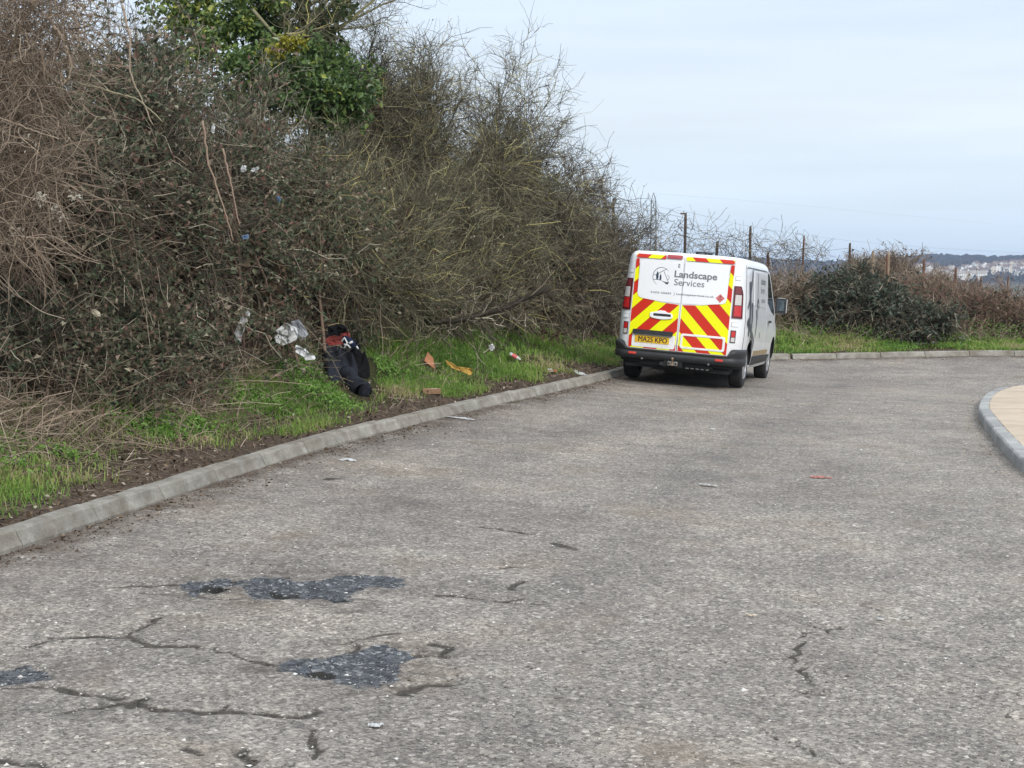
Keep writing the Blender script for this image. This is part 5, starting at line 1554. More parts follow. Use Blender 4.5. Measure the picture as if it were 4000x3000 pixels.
# roof vent
rv = empty('roof_vent'); rv.parent = van
b = Bag(); b.lathe([(.10, 1.955), (.10, 1.985), (.0, 1.985)], 20, 'z', (.16, -.10, 0)); b.build('base', BLACKP, rv)
b = Bag(); b.lathe([(.0, 2.020), (.12, 2.017), (.155, 2.004), (.150, 1.998), (.0, 2.000)], 24, 'z', (.16, -.10, 0)); b.build('cap', BLACKP, rv)
for k in range(8):
    a = k * math.pi / 4
    b = Bag(); b.box((.16 + .12 * math.cos(a), -.10 + .12 * math.sin(a), 1.990), (.010, .010, .012)); b.build('louvre', STEEL if k % 3 == 0 else BLACKP, rv)
# front: windscreen, grille, headlamps
V = []
for z in np.linspace(1.17, 1.82, 6):
    for x in np.linspace(-1, 1, 9):
        w = float(W_(z)) * .60; V.append((x * w, float(YF(z)) + .006, z))
link('windscreen', np_mesh('windscreen', np.array(V), [grid_faces(6, 9)]), DARKG, van, True)
b = Bag(); b.box((0, 4.115, .62), (.52, .03, .09)); bevel(b.build('grille', BLACKP, van), .02)
for sg in (-1, 1):
    b = Bag(); b.box((sg * .66, 4.00, .78), (.15, .08, .10), Matrix.Rotation(-sg * .5, 3, 'Z')); bevel(b.build('headlight', CLEARL, van), .04, 3, 60)
b = Bag(); b.box((0, 4.10, .40), (.70, .06, .09)); bevel(b.build('front_bumper', BLACKP, van), .03, 3)
# ------------------------------------------------------------------ fence on the far bank
WOODP = flat('fence_post_wood', (.075, .055, .042), .9, 0, 0, .35, 18)
WOODL = flat('pale_post_wood', (.27, .20, .135), .9, 0, 0, .25, 18)
RUST = flat('rusty_post', (.13, .065, .04), .9, 0, 0, .3, 18)
WIRE = flat('fence_wire', (.16, .16, .16), .6, .5)
fb = on(1600, 560, 36); fb[2] = ground(fb[0], fb[1])[0]
fence = empty('wire_fence', tuple(fb))
tag(fence, 'leaning wire fence posts along the top of the far bank', 'fence')
tops = []
for u, v0, v1, Y, w, mt, tilt in ((1325, 428, 600, 34, 5.5, WOODP, .01), (1481, 460, 600, 36, 6.5, WOODP, .01), (1550, 521, 610, 36.6, 7, WOODP, .06), (1621, 488, 610, 36, 6.0, WOODP, 0), (1659, 546, 610, 36.5, 6.5, RUST, 0), (1737, 509, 620, 36, 4.5, RUST, .035), (1836, 525, 620, 36, 5.5, WOODP, 0),
                                   (1886, 542, 630, 36.5, 7, WOODL, -.01), (1913, 566, 630, 36.6, 5, WOODL, 0), (1920, 545, 640, 36.4, 6, WOODL, .02), (1916, 549, 640, 35.6, 4.5, RUST, .0), (1996, 560, 640, 36, 5.5, RUST, .03), (2065, 578, 650, 36.2, 5.5, RUST, .03), (2119, 597, 650, 37, 5, WOODP, 0), (2178, 596, 650, 37, 4.5, RUST, .02)):
    t = on(u, v0, Y); bz = min(on(u, v1, Y)[2], float(ground(t[0], t[1])[0]) - .2)
    H = t[2] - bz; r = w / FD * Y / 2
    b = Bag()
    n = 7
    a = np.arange(n) * 2 * math.pi / n
    Vp = []
    for f, rr in ((0, 1.05), (.5, 1.0), (.93, .95), (1, .80)):
        Vp += [(r * rr * math.cos(q) + tilt * H * f, r * rr * math.sin(q), H * f + (r * .5 * math.cos(q) if f == 1 else 0)) for q in a]
    i = np.arange(3)[:, None] * n; j = np.arange(n)[None]; j2 = (j + 1) % n
    b.add(Vp, np.stack([i + j, i + j2, i + n + j2, i + n + j], -1).reshape(-1, 4))
    b.F.setdefault(n, []).append(np.array([[3 * n + k for k in range(n)]]))
    o = b.build('post', mt, fence, True)
    o.location = Vector((t[0] - tilt * H, t[1], bz)) - fence.location
    if w > 5 and u != 1913: tops.append(np.array([t[0], t[1], t[2]]))
    if u == 1481:
        b = Bag(); b.box((-.045, 0, H - .015), (.06, .02, .018)); k = b.build('bracket', RUST, o)
tops = np.array(sorted(tops, key=lambda q: q[0]))
for dz in (.12, .55, .95):
    b = Bag(); P = tops - np.array([0, 0, dz]) - np.array(fence.location)
    b.tube(P, .0035, 4, False); b.build('wire', WIRE, fence)

# ------------------------------------------------------------------ pylon, cables and mast
GALV = flat('galvanised_steel', (.17, .18, .19), .6, .4)
pp = on(1411, 560, 520); pp[2] = land_z(520, math.degrees(math.atan2(pp[0], 520)))
top_z = on(1412, 416, 520)[2]
pyl = empty('pylon', tuple(pp))
tag(pyl, 'slim lattice electricity pylon rising beyond the hedge', 'pylon')
H = top_z - pp[2]
b = Bag(); hw = lambda f: 1.35 - .55 * f
N_ = 14
for sx_, sy_ in ((-1, -1), (-1, 1), (1, -1), (1, 1)):
    b.tube([(sx_ * hw(f), sy_ * hw(f), H * f * .94) for f in np.linspace(0, 1, 8)] + [(0, 0, H)], .13, 4)
b.build('legs', GALV, pyl)
b = Bag()
for k in range(N_):
    f0, f1 = k / N_, (k + 1) / N_
    for sy_ in (-1, 1):
        b.tube([(-hw(f0), sy_ * hw(f0), H * f0 * .94), (hw(f1), sy_ * hw(f1), H * f1 * .94)], .08, 3, False)
        b.tube([(sy_ * hw(f0), hw(f0), H * f0 * .94), (sy_ * hw(f1), -hw(f1), H * f1 * .94)], .07, 3, False)
        b.tube([(-hw(f1), sy_ * hw(f1), H * f1 * .94), (hw(f1), sy_ * hw(f1), H * f1 * .94)], .09, 3, False)
tag(b.build('bracing', GALV, pyl), kind='stuff')
far = lambda u, v, Y: on(u, v, Y)
cab = empty('overhead_cables', tuple(on(1412, 446, 520)))
tag(cab, 'thin sagging overhead cables running right from the pylon', 'cable')
c0 = np.array(cab.location)
for q, r in (([(1412, 445, 520), (1500, 461, 560), (1620, 490, 610), (1720, 505, 650), (1830, 520, 700), (2000, 535, 790), (2212, 547, 900), (2500, 556, 1050)], .045), ([(1412, 418, 520), (1600, 432, 610), (1850, 455, 720), (2212, 490, 900), (2500, 510, 1050)], .02), ([(1412, 445, 520), (1330, 438, 500), (1200, 420, 470), (1000, 385, 430)], .03)):
    P = np.array([on(*p_) for p_ in q]) - c0
    tt = np.linspace(0, len(q) - 1, 40); P = np.stack([np.interp(tt, range(len(q)), P[:, c]) for c in range(3)], 1)
    for _ in range(3): P[1:-1] = (P[:-2] + 2 * P[1:-1] + P[2:]) / 4
    b = Bag(); b.tube(P, r, 4, False); b.build('cable', GALV, cab)
mb = on(1992, 556, 2300)
mast = empty('radio_mast', tuple(mb - np.array([0, 0, 9]))); tag(mast, 'tiny radio mast on the wooded skyline', 'mast')
mh = on(1992, 524, 2300)[2] - mb[2] + 9
b = Bag(); b.tube([(0, 0, 0), (0, 0, mh)], np.array([.9, .45]), 5); b.build('pole', GALV, mast)
b = Bag()
for k in range(3): b.tube([(0, 0, mh * .8), (6 * math.cos(k * 2.1), 6 * math.sin(k * 2.1), 5)], .12, 3, False)
b.build('stay', GALV, mast)

# ------------------------------------------------------------------ houses on the far slope
WALLS = [flat('render_white', (.78, .76, .72), .8, 0, 0, .05, .3), flat('render_cream', (.62, .55, .45), .8, 0, 0, .08, .3), flat('brick_far', (.30, .20, .15), .9, 0, 0, .1, .3)]
ROOFS = [flat('roof_brown', (.15, .105, .085), .9, 0, 0, .15, .4), flat('roof_grey', (.13, .13, .135), .9, 0, 0, .15, .4), flat('roof_pale', (.30, .26, .22), .9, 0, 0, .15, .4)]
WINM = flat('far_window', (.05, .06, .07), .3)
def house_meshes(w, d, h, rh, wi, ri):
    b = Bag()
    b.add([(-w, -d, -4), (w, -d, -4), (w, d, -4), (-w, d, -4), (-w, -d, h), (w, -d, h), (w, d, h), (-w, d, h)], [[0, 1, 5, 4], [1, 2, 6, 5], [2, 3, 7, 6], [3, 0, 4, 7]])
    b.add([(-w, -d, h), (-w, d, h), (-w, 0, h + rh), (w, -d, h), (w, d, h), (w, 0, h + rh)], [[0, 2, 1], [3, 4, 5]])
    wall = b.mesh('wall'); wall.materials.append(WALLS[wi])
    b = Bag(); e = .4
    for s_ in (-1, 1):
        b.add([(-w - e, s_ * (d + e), h - .2), (w + e, s_ * (d + e), h - .2), (w + e, 0, h + rh + .15), (-w - e, 0, h + rh + .15)], [[0, 1, 2, 3]])
    b.box((w * .5, 0, h + rh + .4), (.45, .35, .9))
    roof = b.mesh('roof'); roof.materials.append(ROOFS[ri])
    b = Bag()
    for x in np.linspace(-w * .65, w * .65, 3 if w < 6 else 6):
        for z in (1.4, 4.0):
            if z < h - .5: b.box((x, -d - .02, z), (.55, .04, .6))
    win = b.mesh('windows'); win.materials.append(WINM)
    return wall, roof, win
HK = [house_meshes(*q) for q in ((4.2, 3.6, 5.2, 2.6, 0, 0), (5.0, 4.0, 5.0, 2.4, 0, 1), (3.6, 3.4, 3.2, 2.6, 0, 2), (4.4, 3.6, 5.2, 2.6, 1, 0), (4.4, 3.8, 5.0, 2.6, 2, 0), (11, 4.0, 5.2, 2.6, 0, 2), (3.8, 3.4, 5.0, 2.4, 1, 2))]
hr = random.Random(9)
SP = []
for u0, u1, v0, v1, n in ((1975, 2015, 578, 585, 6), (1988, 2012, 592, 596, 4), (2030, 2212, 583, 590, 15), (2060, 2130, 590, 599, 9), (2090, 2215, 576, 584, 14), (2150, 2230, 570, 577, 8), (2190, 2240, 592, 600, 5), (2040, 2075, 597, 601, 3), (2010, 2060, 590, 597, 4)):
    for k in range(n):
        SP.append((u0 + (u1 - u0) * (k + hr.random()) / n, hr.uniform(v0, v1)))
for u, v in SP:
    Y = np.interp(v, [566, 576, 590, 601], [1960, 1900, 1830, 1770])
    q = on(u, v, Y)
    row = 596 < v and 2075 < u < 2130
    k_ = hr.choice([0, 0, 0, 1, 2, 2, 3, 4, 6]) if not row else 5
    root = empty('house', tuple(q), hr.uniform(-.5, .5) if not row else hr.uniform(-.06, .06))
    if hr.random() < .3 and not row: root.rotation_euler.z += 1.5
    root.scale = (.95,) * 3
    tag(root, ('long white terrace row at the foot of the far estate' if row else 'small distant %s house on the slope below the wooded hill' % ['white brown roofed', 'broad white grey roofed', 'low white pale roofed', 'cream brown roofed', 'red brick', 'long white', 'small cream pale roofed'][k_]), 'house', 'houses of the far terrace row' if row else '%s houses on the far hillside' % ['white', 'grey roofed', 'low white', 'cream', 'brick', 'long', 'small cream'][k_])
    link('wall', HK[k_][0], None, root); link('roof', HK[k_][1], None, root); tag(link('windows', HK[k_][2], None, root), kind='stuff')
# trees between the houses: one mass
rng = np.random.default_rng(501)
tp_ = []
for k in range(230):
    u = rng.uniform(1930, 2230); v = rng.uniform(569, 606)
    q = on(u, v, np.interp(v, [566, 576, 590, 606], [1965, 1905, 1835, 1740]))
    tp_.append(q + unit(rng.normal(size=(26, 3))) * rng.uniform(.3, 1, (26, 1)) * np.array([4, 4, 4.0]) * rng.uniform(.5, 1.2))
V, F, a = leaves(np.concatenate(tp_), 3.2, rng=rng, asp=.9)
FARL = ramped('far_tree_foliage', [(0, (.03, .032, .02)), (1, (.08, .07, .045))], 1, 0)
tag(link('far_trees', np_mesh('far_trees', V, [F], {'v': a}), FARL), 'dark trees scattered between the far houses', kind='stuff')
# bare bushes in the middle distance
for k, (u, v, Y, rx, h, lab) in enumerate(((1945, 610, 62, 1.5, 1.0, 'brown bare bush beyond the fence, nearest the radio mast'), (1875, 605, 66, 1.3, .9, 'brown bare bush beyond the fence, behind the pale posts'), (2000, 625, 58, 1.1, .35, 'low brown bare bush beyond the fence, under the distant houses'))):
    rng = np.random.default_rng(510 + k)
    bb = on(u, v, Y)
    sk = woody(bb, rx, 1.2, h, rng, n_main=22, n_sec=260, n_fine=2000, fine_r=.008, sec_r=.012, main_r=.025)
    plant('bare_bush', lab, 'bush', 'bare bushes beyond the fence', bb, sk, (TWIG_TAN, TWIG_TAN), (500, .09, LEAF_BROWN, {}), None, 0, rng)
bb_ = on(1930, 640, 62)

# ------------------------------------------------------------------ litter on the bank
WPL = flat('white_plastic', (.52, .53, .53), .45, 0, 0, .08, 20)
GPL = flat('grey_plastic', (.24, .25, .28), .5, 0, 0, .1, 20)
NAVY = flat('navy_cloth', (.012, .018, .04), .9, 0, 0, .3, 20, .1)
JACK = flat('black_cloth', (.013, .015, .022), .85, 0, 0, .35, 30, .25)
JACK2 = flat('black_sleeve_cloth', (.007, .007, .008), .95, 0, 0, .3, 30, .1)
REDC = flat('red_cloth', (.17, .025, .02), .8, 0, 0, .2, 20)
YELC = flat('yellow_cloth', (.38, .24, .05), .85, 0, 0, .2, 30)
TERRA = flat('terracotta', (.36, .155, .075), .85, 0, 0, .2, 20)
BRICKM = flat('old_brick', (.27, .165, .095), .95, 0, 0, .3, 40)
CRD = flat('card_red', (.50, .09, .06), .6, 0, 0, .2, 30)
def upto(px, py):
    """unit axes of the bank surface at a photo point: position, right, up-slope, normal"""
    p = at(px, py)
    return p
def sheet(name, label, cat, pts, Y, mat, seed, crump=.02, group=None, depth=.05, n=14):
    """crumpled sheet: outline in photo points standing at about range Y"""
    P = np.array(pts, float)
    c = P.mean(0)
    rng = np.random.default_rng(seed)
    V = []
    nr = 6
    ang = np.linspace(0, 2 * math.pi, n, endpoint=False)
    # resample the outline by index
    m_ = len(P); t = np.linspace(0, m_, n, endpoint=False); Q = np.stack([np.interp(t, range(m_ + 1), np.append(P[:, k], P[0, k])) for k in (0, 1)], 1)
    for k in range(nr + 1):
        f = k / nr
        for q in Q:
            w = c + (q - c) * f
            V.append(on(w[0], w[1], Y))
    V = np.array(V)
    d = fbm(V[:, 0] * 16, V[:, 2] * 16, seed, 3) - .5
    V = V + unit(np.array([[.1, 1, -.2]])) * d[:, None] * depth * 2 + rng.normal(size=V.shape) * crump * .25
    F = []
    for k in range(nr):
        for j in range(n):
            j2 = (j + 1) % n
            F.append([k * n + j, k * n + j2, (k + 1) * n + j2, (k + 1) * n + j])
    b0 = V.mean(0)
    o = link(name, np_mesh(name, V - b0, [np.array(F)]), mat, None, False)
    o.location = b0
    md = o.modifiers.new('thick', 'SOLIDIFY'); md.thickness = .004
    return tag(o, label, cat, group)
GL = 'plastic scraps caught in the hedge'
sheet('plastic_scrap', 'long torn white plastic strip hanging in the stems left of the jacket', 'plastic', [(534, 664), (541, 668), (538, 690), (528, 700), (522, 730), (520, 738), (508, 742), (504, 722), (516, 700), (524, 680)], 14.75, WPL, 1, group=GL)
sheet('plastic_bag', 'crumpled white plastic bag on the stems beside the grey tray', 'plastic bag', [(600, 715), (620, 700), (640, 702), (648, 720), (640, 735), (622, 745), (602, 742), (594, 728)], 15.5, WPL, 2, .04, GL, .10)
sheet('plastic_tray', 'grey translucent plastic tray behind the white bag', 'tray', [(628, 694), (648, 690), (666, 722), (660, 730), (648, 736), (632, 715)], 15.65, GPL, 3, .01, GL, .03)
sheet('paper_scrap', 'white shreds on the grass below the plastic bag', 'paper', [(632, 748), (650, 752), (664, 765), (684, 770), (676, 780), (654, 772), (640, 762)], 14.9, WPL, 4, .05, None, .08)
sheet('plastic_scrap', 'small white scrap high in the brambles left of the ivy', 'plastic', [(457, 270), (461, 266), (465, 284), (462, 291), (458, 282)], 12.6, WPL, 5, group=GL)
sheet('plastic_scrap', 'left white scrap of a pair right of the bramble canes', 'plastic', [(522, 364), (531, 362), (533, 367), (524, 371)], 12.9, WPL, 6, .04, GL)
sheet('plastic_scrap', 'right white scrap of a pair right of the bramble canes', 'plastic', [(543, 365), (554, 361), (557, 366), (547, 370)], 12.9, WPL, 7, .04, GL)
BLUE = flat('blue_plastic', (.12, .19, .30), .5)
sheet('plastic_scrap', 'little blue scrap in the bramble, the higher of two', 'plastic', [(598, 427), (604, 424), (605, 431), (599, 434)], 13.6, BLUE, 8, .02, GL)
sheet('plastic_scrap', 'little blue scrap in the bramble, the lower of two', 'plastic', [(522, 508), (534, 506), (536, 514), (524, 516)], 13.4, BLUE, 9, .02, GL)
sheet('pale_leaf', 'pale round leaf caught in the dark stems at left', 'leaf', [(198, 672), (206, 668), (216, 674), (217, 682), (208, 685), (200, 680)], 11.9, flat('pale_leaf_skin', (.46, .42, .32), .8), 10, .01)
sheet('red_cloth', 'scrap of red cloth in the stems above the jacket', 'cloth', [(735, 722), (752, 712), (756, 726), (745, 740), (732, 738)], 15.6, REDC, 11, .03, None, .05)
# the pile behind the jacket: dark bag, red packet, navy shoe with white flashes
sheet('dark_bag', 'dark bag slumped behind the red packet', 'bag', [(708, 706), (728, 698), (748, 704), (752, 722), (738, 735), (712, 732)], 15.6, JACK2, 12, .02, None, .12)
sheet('red_packet', 'red packet wedged between the dark bag and the jacket', 'packet', [(704, 732), (716, 726), (744, 727), (744, 744), (722, 746), (706, 744)], 15.35, REDC, 13, .01, None, .03)
sh = empty('trainer', tuple(on(756, 742, 15.2))); tag(sh, 'navy and white trainer lying behind the black jacket', 'shoe')
b0 = np.array(sh.location)
b = Bag()
for k, (f, r) in enumerate(((0, 1), )):
    for t in np.linspace(0, 1, 9):
        pass
P = np.array([on(744, 732, 15.25), on(752, 738, 15.2), on(760, 744, 15.15), on(768, 749, 15.12)]) - b0
b.tube(P, np.array([.035, .05, .045, .02]), 10); b.build('upper', NAVY, sh, True)
for q, r in (([(738, 738), (744, 730), (750, 740), (744, 752)], .011), ([(743, 744), (752, 746), (757, 752)], .010), ([(754, 742), (762, 738)], .013), ([(770, 748), (774, 754)], .010)):
    b = Bag(); b.tube(np.array([on(u, v, 15.10) for u, v in q]) - b0, r, 6); b.build('white_flash', WPL, sh, True)

# black jacket draped down the bank
jb = at(745, 830)
jacket = empty('jacket', tuple(jb))
tag(jacket, 'black jacket dumped on the green bank with one sleeve towards the kerb', 'jacket')
jp = lambda u, v: (lambda p: p)(np.array(at(u, v)))
def draped(name, mat, outline, hgt, seed, ridges=(), n=44, lift=.02):
    """cloth over the bank inside an outline of photo points; bulges hgt"""
    Q = np.array([at(u, v) for u, v in outline])
    c = Q.mean(0)
    m_ = len(Q); t = np.linspace(0, m_, n, endpoint=False)
    E = np.stack([np.interp(t, range(m_ + 1), np.append(Q[:, k], Q[0, k])) for k in range(3)], 1)
    nr = 22
    V = []
    for k in range(nr + 1):
        f = k / nr
        for e in E:
            p = c + (e - c) * f
            g = float(ground(p[0], p[1])[0])
            bul = (1 - f ** 3) * hgt
            nn = (fbm(p[0] * 11 + seed, p[1] * 6, seed, 4) - .5) * .17 * (1 - f ** 4) + abs(fbm(p[0] * 17 + seed, p[1] * 8 + p[0] * 6, seed + 8, 3) - .5) * -.10 * (1 - f ** 4)
            wr = .02 * math.sin((p[0] * 38 + p[1] * 9) + 3 * fbm(p[0] * 5, p[1] * 4, seed + 3)) * (1 - f ** 4)
            V.append((p[0], p[1], g + lift * (1 if f < 1 else -.6) + bul + nn + wr))
    V = np.array(V)
    for L, hh, ww in ridges:
        R = np.array([at(u, v)[:2] for u, v in L])
        V[:, 2] += hh * np.exp(-(line_d(V[:, :2], R) / ww) ** 2)
    F = []
    for k in range(nr):
        for j in range(n):
            j2 = (j + 1) % n
            F.append([k * n + j, k * n + j2, (k + 1) * n + j2, (k + 1) * n + j])
    me = np_mesh(name, V - np.array(jacket.location), [np.array(F)])
    return link(name, me, mat, jacket, True)
draped('back', JACK, [(698, 745), (712, 738), (735, 742), (752, 760), (765, 790), (775, 812), (768, 826), (748, 826), (722, 830), (708, 818), (700, 795), (694, 765)], .10, 5, [([(735, 742), (752, 775), (772, 812)], .09, .05), ([(702, 755), (706, 790), (712, 822)], .05, .04), ([(712, 775), (735, 765)], .03, .03)])
draped('collar', JACK2, [(694, 752), (703, 736), (722, 733), (738, 742), (740, 757), (722, 760), (705, 762)], .13, 6, [([(700, 755), (735, 754)], .04, .03)])
draped('sleeve', JACK2, [(742, 750), (757, 756), (770, 772), (785, 788), (798, 800), (800, 815), (786, 820), (770, 812), (757, 795), (745, 772)], .15, 7, [([(750, 760), (775, 790), (795, 806)], .05, .04)])
draped('pocket_flap', JACK2, [(752, 752), (765, 756), (782, 770), (780, 785), (768, 776), (757, 765)], .16, 8)
P = np.array([at(748, 824), at(760, 836), at(774, 848), at(786, 856)]); P[:, 2] += np.array([.09, .07, .065, .06])
tt = np.linspace(0, 3, 12); PP = np.stack([np.interp(tt, range(4), P[:, c]) for c in range(3)], 1)
d_ = unit(PP[-1] - PP[-2])
rr_ = np.interp(tt, range(4), [.080, .092, .098, .095])
PP = np.concatenate([PP, [PP[-1] + d_ * .035, PP[-1] + d_ * .06, PP[-1] + d_ * .07]]); rr_ = np.concatenate([rr_, [.085, .055, .012]])
rr_ = rr_ * (1 + .10 * np.sin(np.arange(len(rr_)) * 2.3)); PP[1:-3] += RNG.normal(size=(len(PP) - 4, 3)) * .012
b = Bag(); b.tube(PP - np.array(jacket.location), rr_, 16); b.build('sleeve', JACK, jacket, True)

# rubbish along the kerb
br = at(932, 852); brick = empty('brick', (br[0], br[1], br[2] + .028), .15); tag(brick, 'single old brick lying on the dirt behind the kerb', 'brick')
b = Bag(); b.box((0, 0, 0), (.108, .051, .033)); bevel(b.build('block', BRICKM, brick), .006, 2)
b = Bag(); b.box((.02, .0, .0335), (.05, .028, .002)); b.build('mortar_patch', flat('mortar_patch_skin', (.38, .33, .26), .95), brick)
def lump(name, label, cat, px, py, size, mat, seed, group=None, flat_=.5, rot=0.0, lift=.3):
    p = at(px, py)
    rng = np.random.default_rng(seed)
    bmm = bmesh.new(); bmesh.ops.create_icosphere(bmm, subdivisions=2, radius=1)
    for v in bmm.verts:
        k = 1 + (fbm(v.co.x * 1.7 + seed, v.co.y * 1.7 + v.co.z, seed, 3) - .5) * .9
        v.co = Vector((v.co.x * size[0] * k, v.co.y * size[1] * k, v.co.z * size[2] * k))
    me = bpy.data.meshes.new(name); bmm.to_mesh(me); bmm.free()
    o = link(name, me, mat); o.location = (p[0], p[1], p[2] + size[2] * lift); o.rotation_euler = (rng.uniform(-.2, .2), rng.uniform(-.2, .2), rot)
    return tag(o, label, cat, group)
tl = at(930, 792); til = empty('tile', (tl[0], tl[1], tl[2] + .08)); tag(til, 'broken terracotta tile leaning in the grass', 'tile'); til.rotation_euler = (R_(-35), R_(28), .3)
b = Bag(); b.add([(-.08, 0, -.06), (.10, 0, -.10), (.03, 0, .05), (-.07, 0, .10), (-.08, .022, -.06), (.10, .022, -.10), (.03, .022, .05), (-.07, .022, .10)], [[0, 1, 2, 3], [7, 6, 5, 4], [0, 4, 5, 1], [1, 5, 6, 2], [2, 6, 7, 3], [3, 7, 4, 0]]); bevel(b.build('shard', TERRA, til), .004)
sheet('yellow_cloth', 'twisted dirty yellow cloth lying in the grass', 'cloth', [(962, 778), (972, 782), (990, 792), (1010, 794), (1022, 798), (1018, 812), (1005, 806), (988, 800), (972, 794)], 17.0, YELC, 21, .02, None, .07)
sheet('paper_scrap', 'crumpled white tissue high in the lush grass', 'paper', [(1056, 746), (1064, 744), (1070, 752), (1062, 758), (1057, 754)], 18.4, WPL, 22, .02)
bt = at(1112, 785); bot = empty('bottle', (bt[0], bt[1], bt[2] + .10), .35); tag(bot, 'small clear bottle with a pink label in the grass', 'bottle')
b = Bag(); b.lathe([(0, -.09), (.028, -.09), (.030, -.05), (.030, .04), (.013, .08), (.013, .10), (0, .10)], 14, 'x'); b.build('shell', flat('dull_plastic', (.55, .56, .56), .3), bot, True)
b = Bag(); b.lathe([(.0315, -.045), (.0315, .035)], 14, 'x'); b.build('label_band', flat('pink_label', (.55, .10, .11), .5), bot, True)
bot.rotation_euler = (0, R_(28), -.2)
pk = at(1183, 806); pkt = empty('carton', (pk[0], pk[1], pk[2] + .03), .1); tag(pkt, 'flattened orange and white carton on the dirt by the kerb', 'carton')
b = Bag(); b.box((0, 0, 0), (.125, .05, .014)); bevel(b.build('sleeve_card', CRD, pkt), .004)
b = Bag(); b.box((.03, 0, .022), (.035, .035, .012)); bevel(b.build('flap', WPL, pkt), .003)
b = Bag(); b.box((-.01, -.0515, .0), (.09, .002, .007)); b.build('print_band', WPL, pkt)
lump('orange_bottle_top', 'orange bottle top on the dirt beside the van wheel', 'bottle top', 1318, 778, (.035, .035, .018), flat('orange_plastic', (.62, .13, .04), .5), 31)
lump('rubble', 'pale broken stone under the earth lip behind the kerb', 'stone', 1065, 812, (.06, .05, .03), flat('pale_stone', (.55, .52, .47), .9, 0, 0, .15, 30), 32, rot=.5)
lump('rubble', 'brownish stone beside the pale broken one', 'stone', 1090, 818, (.05, .045, .03), BRICKM, 33)
lump('rubble', 'clod of terracotta rubble in the gutter', 'rubble', 752, 955, (.06, .05, .028), flat('rubble_red', (.22, .085, .05), .95, 0, 0, .35, 40), 34)
# earth lip clods
for k, (u, v, s_) in enumerate(((1040, 806, .10), (1048, 800, .08), (1025, 798, .09))):
    lump('earth_clod', ['biggest dark clod of earth under the overhanging grass', 'smallest dark clod of earth under the overhanging grass', 'dark clod of earth nearest the brick under the grass lip'][k], 'clod', u, v, (s_, s_ * .8, s_ * .6), MAT_SOIL, 40 + k, 'earth clods behind the kerb')
def strip(name, label, cat, pts, w, mat, group=None, th=.006, lift=.004):
    Q = np.array([plane_pt(*q) for q in pts]); z = []
    for q in Q:
        s, o = nearest(q[None]); z.append(float(road_z(s, -o)[0]) if o[0] < 0 else float(bank_z(s, o)[0]))
    t = np.linspace(0, len(Q) - 1, 12); Q = np.stack([np.interp(t, range(len(Q)), Q[:, k]) for k in (0, 1)], 1); z = np.interp(t, range(len(z)), z)
    prof = np.sin(np.linspace(.35, math.pi - .25, 12)) * w * (1 + .25 * RNG.normal(size=12))
    T = unit(np.gradient(Q, axis=0)); N = np.stack([-T[:, 1], T[:, 0]], 1)
    c0 = np.array([*Q.mean(0), z.mean()])
    A = np.column_stack([Q + N * prof[:, None], z + lift + .006 * RNG.random(12)]); B = np.column_stack([Q - N * prof[:, None], z + lift + .010 * RNG.random(12)])
    me = np_mesh(name, np.concatenate([A, B]) - c0, [np.array([[k, 12 + k, 13 + k, k + 1] for k in range(11)])])
    o = link(name, me, mat); o.location = c0
    md = o.modifiers.new('thick', 'SOLIDIFY'); md.thickness = th; md.offset = 1
    return tag(o, label, cat, group)
strip('plastic_strip', 'white plastic strip lying on the road by the kerb', 'plastic', [(964, 902), (990, 904), (1025, 909)], .05, WPL)
strip('paper_scrap', 'flat white scrap on the road near the terracotta rubble', 'paper', [(732, 996), (750, 994), (768, 999)], .035, WPL)
strip('paper_scrap', 'white scrap in the gutter short of the van wheel', 'paper', [(1240, 818), (1256, 824), (1276, 824)], .06, WPL)
strip('paper_scrap', 'pale streak of paper on the road right of centre', 'paper', [(1510, 1048), (1530, 1050), (1550, 1052)], .03, flat('dull_paper', (.42, .41, .39), .8))
strip('paper_scrap', 'small white scrap in the near foreground of the road', 'paper', [(795, 1571), (812, 1572), (828, 1570)], .018, WPL)
strip('stick', 'tiny pale stick on the road above the right hand crack', 'stick', [(1611, 1332), (1622, 1333), (1634, 1334)], .008, flat('stick_skin', (.55, .47, .36), .8))
strip('paper_scrap', 'little white chip on the road right of the crack', 'paper', [(1892, 1340), (1901, 1341), (1909, 1342)], .012, WPL)
strip('can', 'crushed white scrap beside the van on the far road', 'paper', [(1535, 928), (1545, 929)], .03, WPL).name = 'paper_scrap'
m = NT('faded_red_spray')
_n = m.noise(m.geo(), 38, 5, .7); _f = m.mr(_n, .40, .56)
m.col((.50, .20, .16)).rough(.85)
_t = m.n('BsdfTransparent'); _x = m.n('MixShader'); m.l(_f, _x.inputs[0]); m.l(_t.outputs[0], _x.inputs[1]); m.l(m.b.outputs[0], _x.inputs[2]); m.l(_x.outputs[0], m.t.nodes['Material Output'].inputs[0])
PINK = m.m
pm = strip('paint_mark', 'faded red spray mark on the asphalt', 'paint mark', [(1752, 1030), (1770, 1032), (1798, 1034)], .085, PINK, None, .002, .004)
# fallen stick on the verge
q = np.array([at(498, 883), at(520, 893), at(545, 906), at(570, 914)]); q[:, 2] += .03
st = empty('stick', tuple(q[0])); tag(st, 'bent pale stick lying across the verge dirt', 'stick')
b = Bag(); b.tube(q - q[0], np.array([.016, .022, .020, .010]), 7); b.build('shaft', TWIG_TAN, st, True)
q = np.array([at(90, 838), at(140, 838), at(200, 842)]); q[:, 2] += .05
st = empty('stick', tuple(q[0])); tag(st, 'pale straight stick on the grass at the left edge', 'stick')
b = Bag(); b.tube(q - q[0], np.array([.012, .016, .010]), 6); b.build('shaft', TWIG_TAN, st, True)

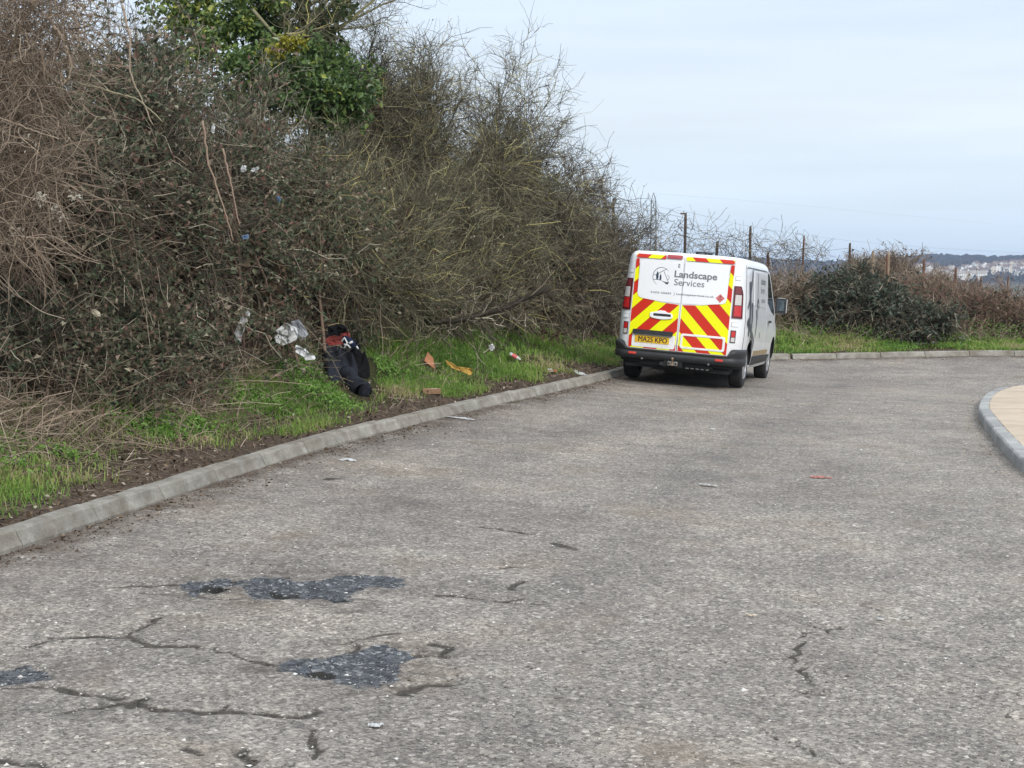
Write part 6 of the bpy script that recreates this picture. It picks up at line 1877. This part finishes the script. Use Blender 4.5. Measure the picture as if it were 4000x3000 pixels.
# ------------------------------------------------------------------ loose stones, chips and leaf litter
def chips(name, label, P, size, mat, seed, flatten=.5):
    rng = np.random.default_rng(seed); n = len(P)
    base = np.array([[1, 0, 0], [-.5, .87, 0], [-.5, -.87, 0], [0, 0, 1.0], [0, 0, -1]])
    f = np.array([[0, 1, 3], [1, 2, 3], [2, 0, 3], [1, 0, 4], [2, 1, 4], [0, 2, 4]])
    az = rng.uniform(0, 6.28, n); sc = size * rng.lognormal(0, .45, n)
    B = base[None] * (rng.uniform(.6, 1.3, (n, 5, 1))) * np.array([1, .75, flatten])
    ca, sa = np.cos(az)[:, None], np.sin(az)[:, None]
    V = np.stack([B[..., 0] * ca - B[..., 1] * sa, B[..., 0] * sa + B[..., 1] * ca, B[..., 2]], -1) * sc[:, None, None] + P[:, None]
    F = (np.arange(n)[:, None, None] * 5 + f[None]).reshape(-1, 3)
    return tag(link(name, np_mesh(name, V.reshape(-1, 3), [F], {'v': np.repeat(rng.random(n), 5)}), mat), label, kind='stuff')
CHIP = ramped('stone_chip', [(0, (.10, .09, .08)), (.5, (.26, .24, .21)), (.8, (.42, .40, .37)), (1, (.66, .65, .62))], .8, .3)
rng = np.random.default_rng(601)
n = 9500
yy = 4.8 + 16 * rng.random(n) ** 1.6; xx = rng.uniform(-.37, .37, n) * yy
s, o = nearest(np.stack([xx, yy], 1)); k = o < -.12
P = np.column_stack([xx, yy, road_z(s, -o) + .001])[k]
chips('loose_chips', 'loose pale stone chips scattered over the road', P, .0060, CHIP, 1)
s = rng.uniform(S_AT_Y(6.5), SF1, 5200); o = -np.abs(rng.normal(size=5200)) * .16 - .01
P = np.column_stack([np.interp(s, LS, LEFT[:, 0]) + np.interp(s, LS, LN[:, 0]) * o, np.interp(s, LS, LEFT[:, 1]) + np.interp(s, LS, LN[:, 1]) * o, road_z(s, -o) + .002])
LIT = ramped('gutter_litter', [(0, (.03, .022, .016)), (.5, (.09, .062, .04)), (.85, (.18, .13, .085)), (1, (.42, .38, .32))], .95, .1)
chips('gutter_debris', 'brown grit and bits gathered along the kerb foot', P, .008, LIT, 2, .4)
s = rng.uniform(S_AT_Y(6.5), SF1, 9000); o = rng.uniform(.15, 1.3, 9000) 
P = bank_pt(s, o)
V, F, a = leaves(P + np.array([0, 0, .008]), .038, rng=rng, up=1.2, fold=.06)
tag(link('leaf_litter', np_mesh('leaf_litter', V, [F], {'v': a}), LIT), 'withered leaves and bits strewn on the dirt strip', kind='stuff')
ri = rng.uniform(.3, IS[-1] - 4, 1800); oi_ = -np.abs(rng.normal(size=1800)) * .2
P = ipt(ri, oi_, .004)
chips('gutter_debris', 'sandy grit along the foot of the island kerb', P, .009, ramped('sandy_grit', [(0, (.12, .09, .06)), (1, (.42, .35, .26))], .95, .1), 3, .4)
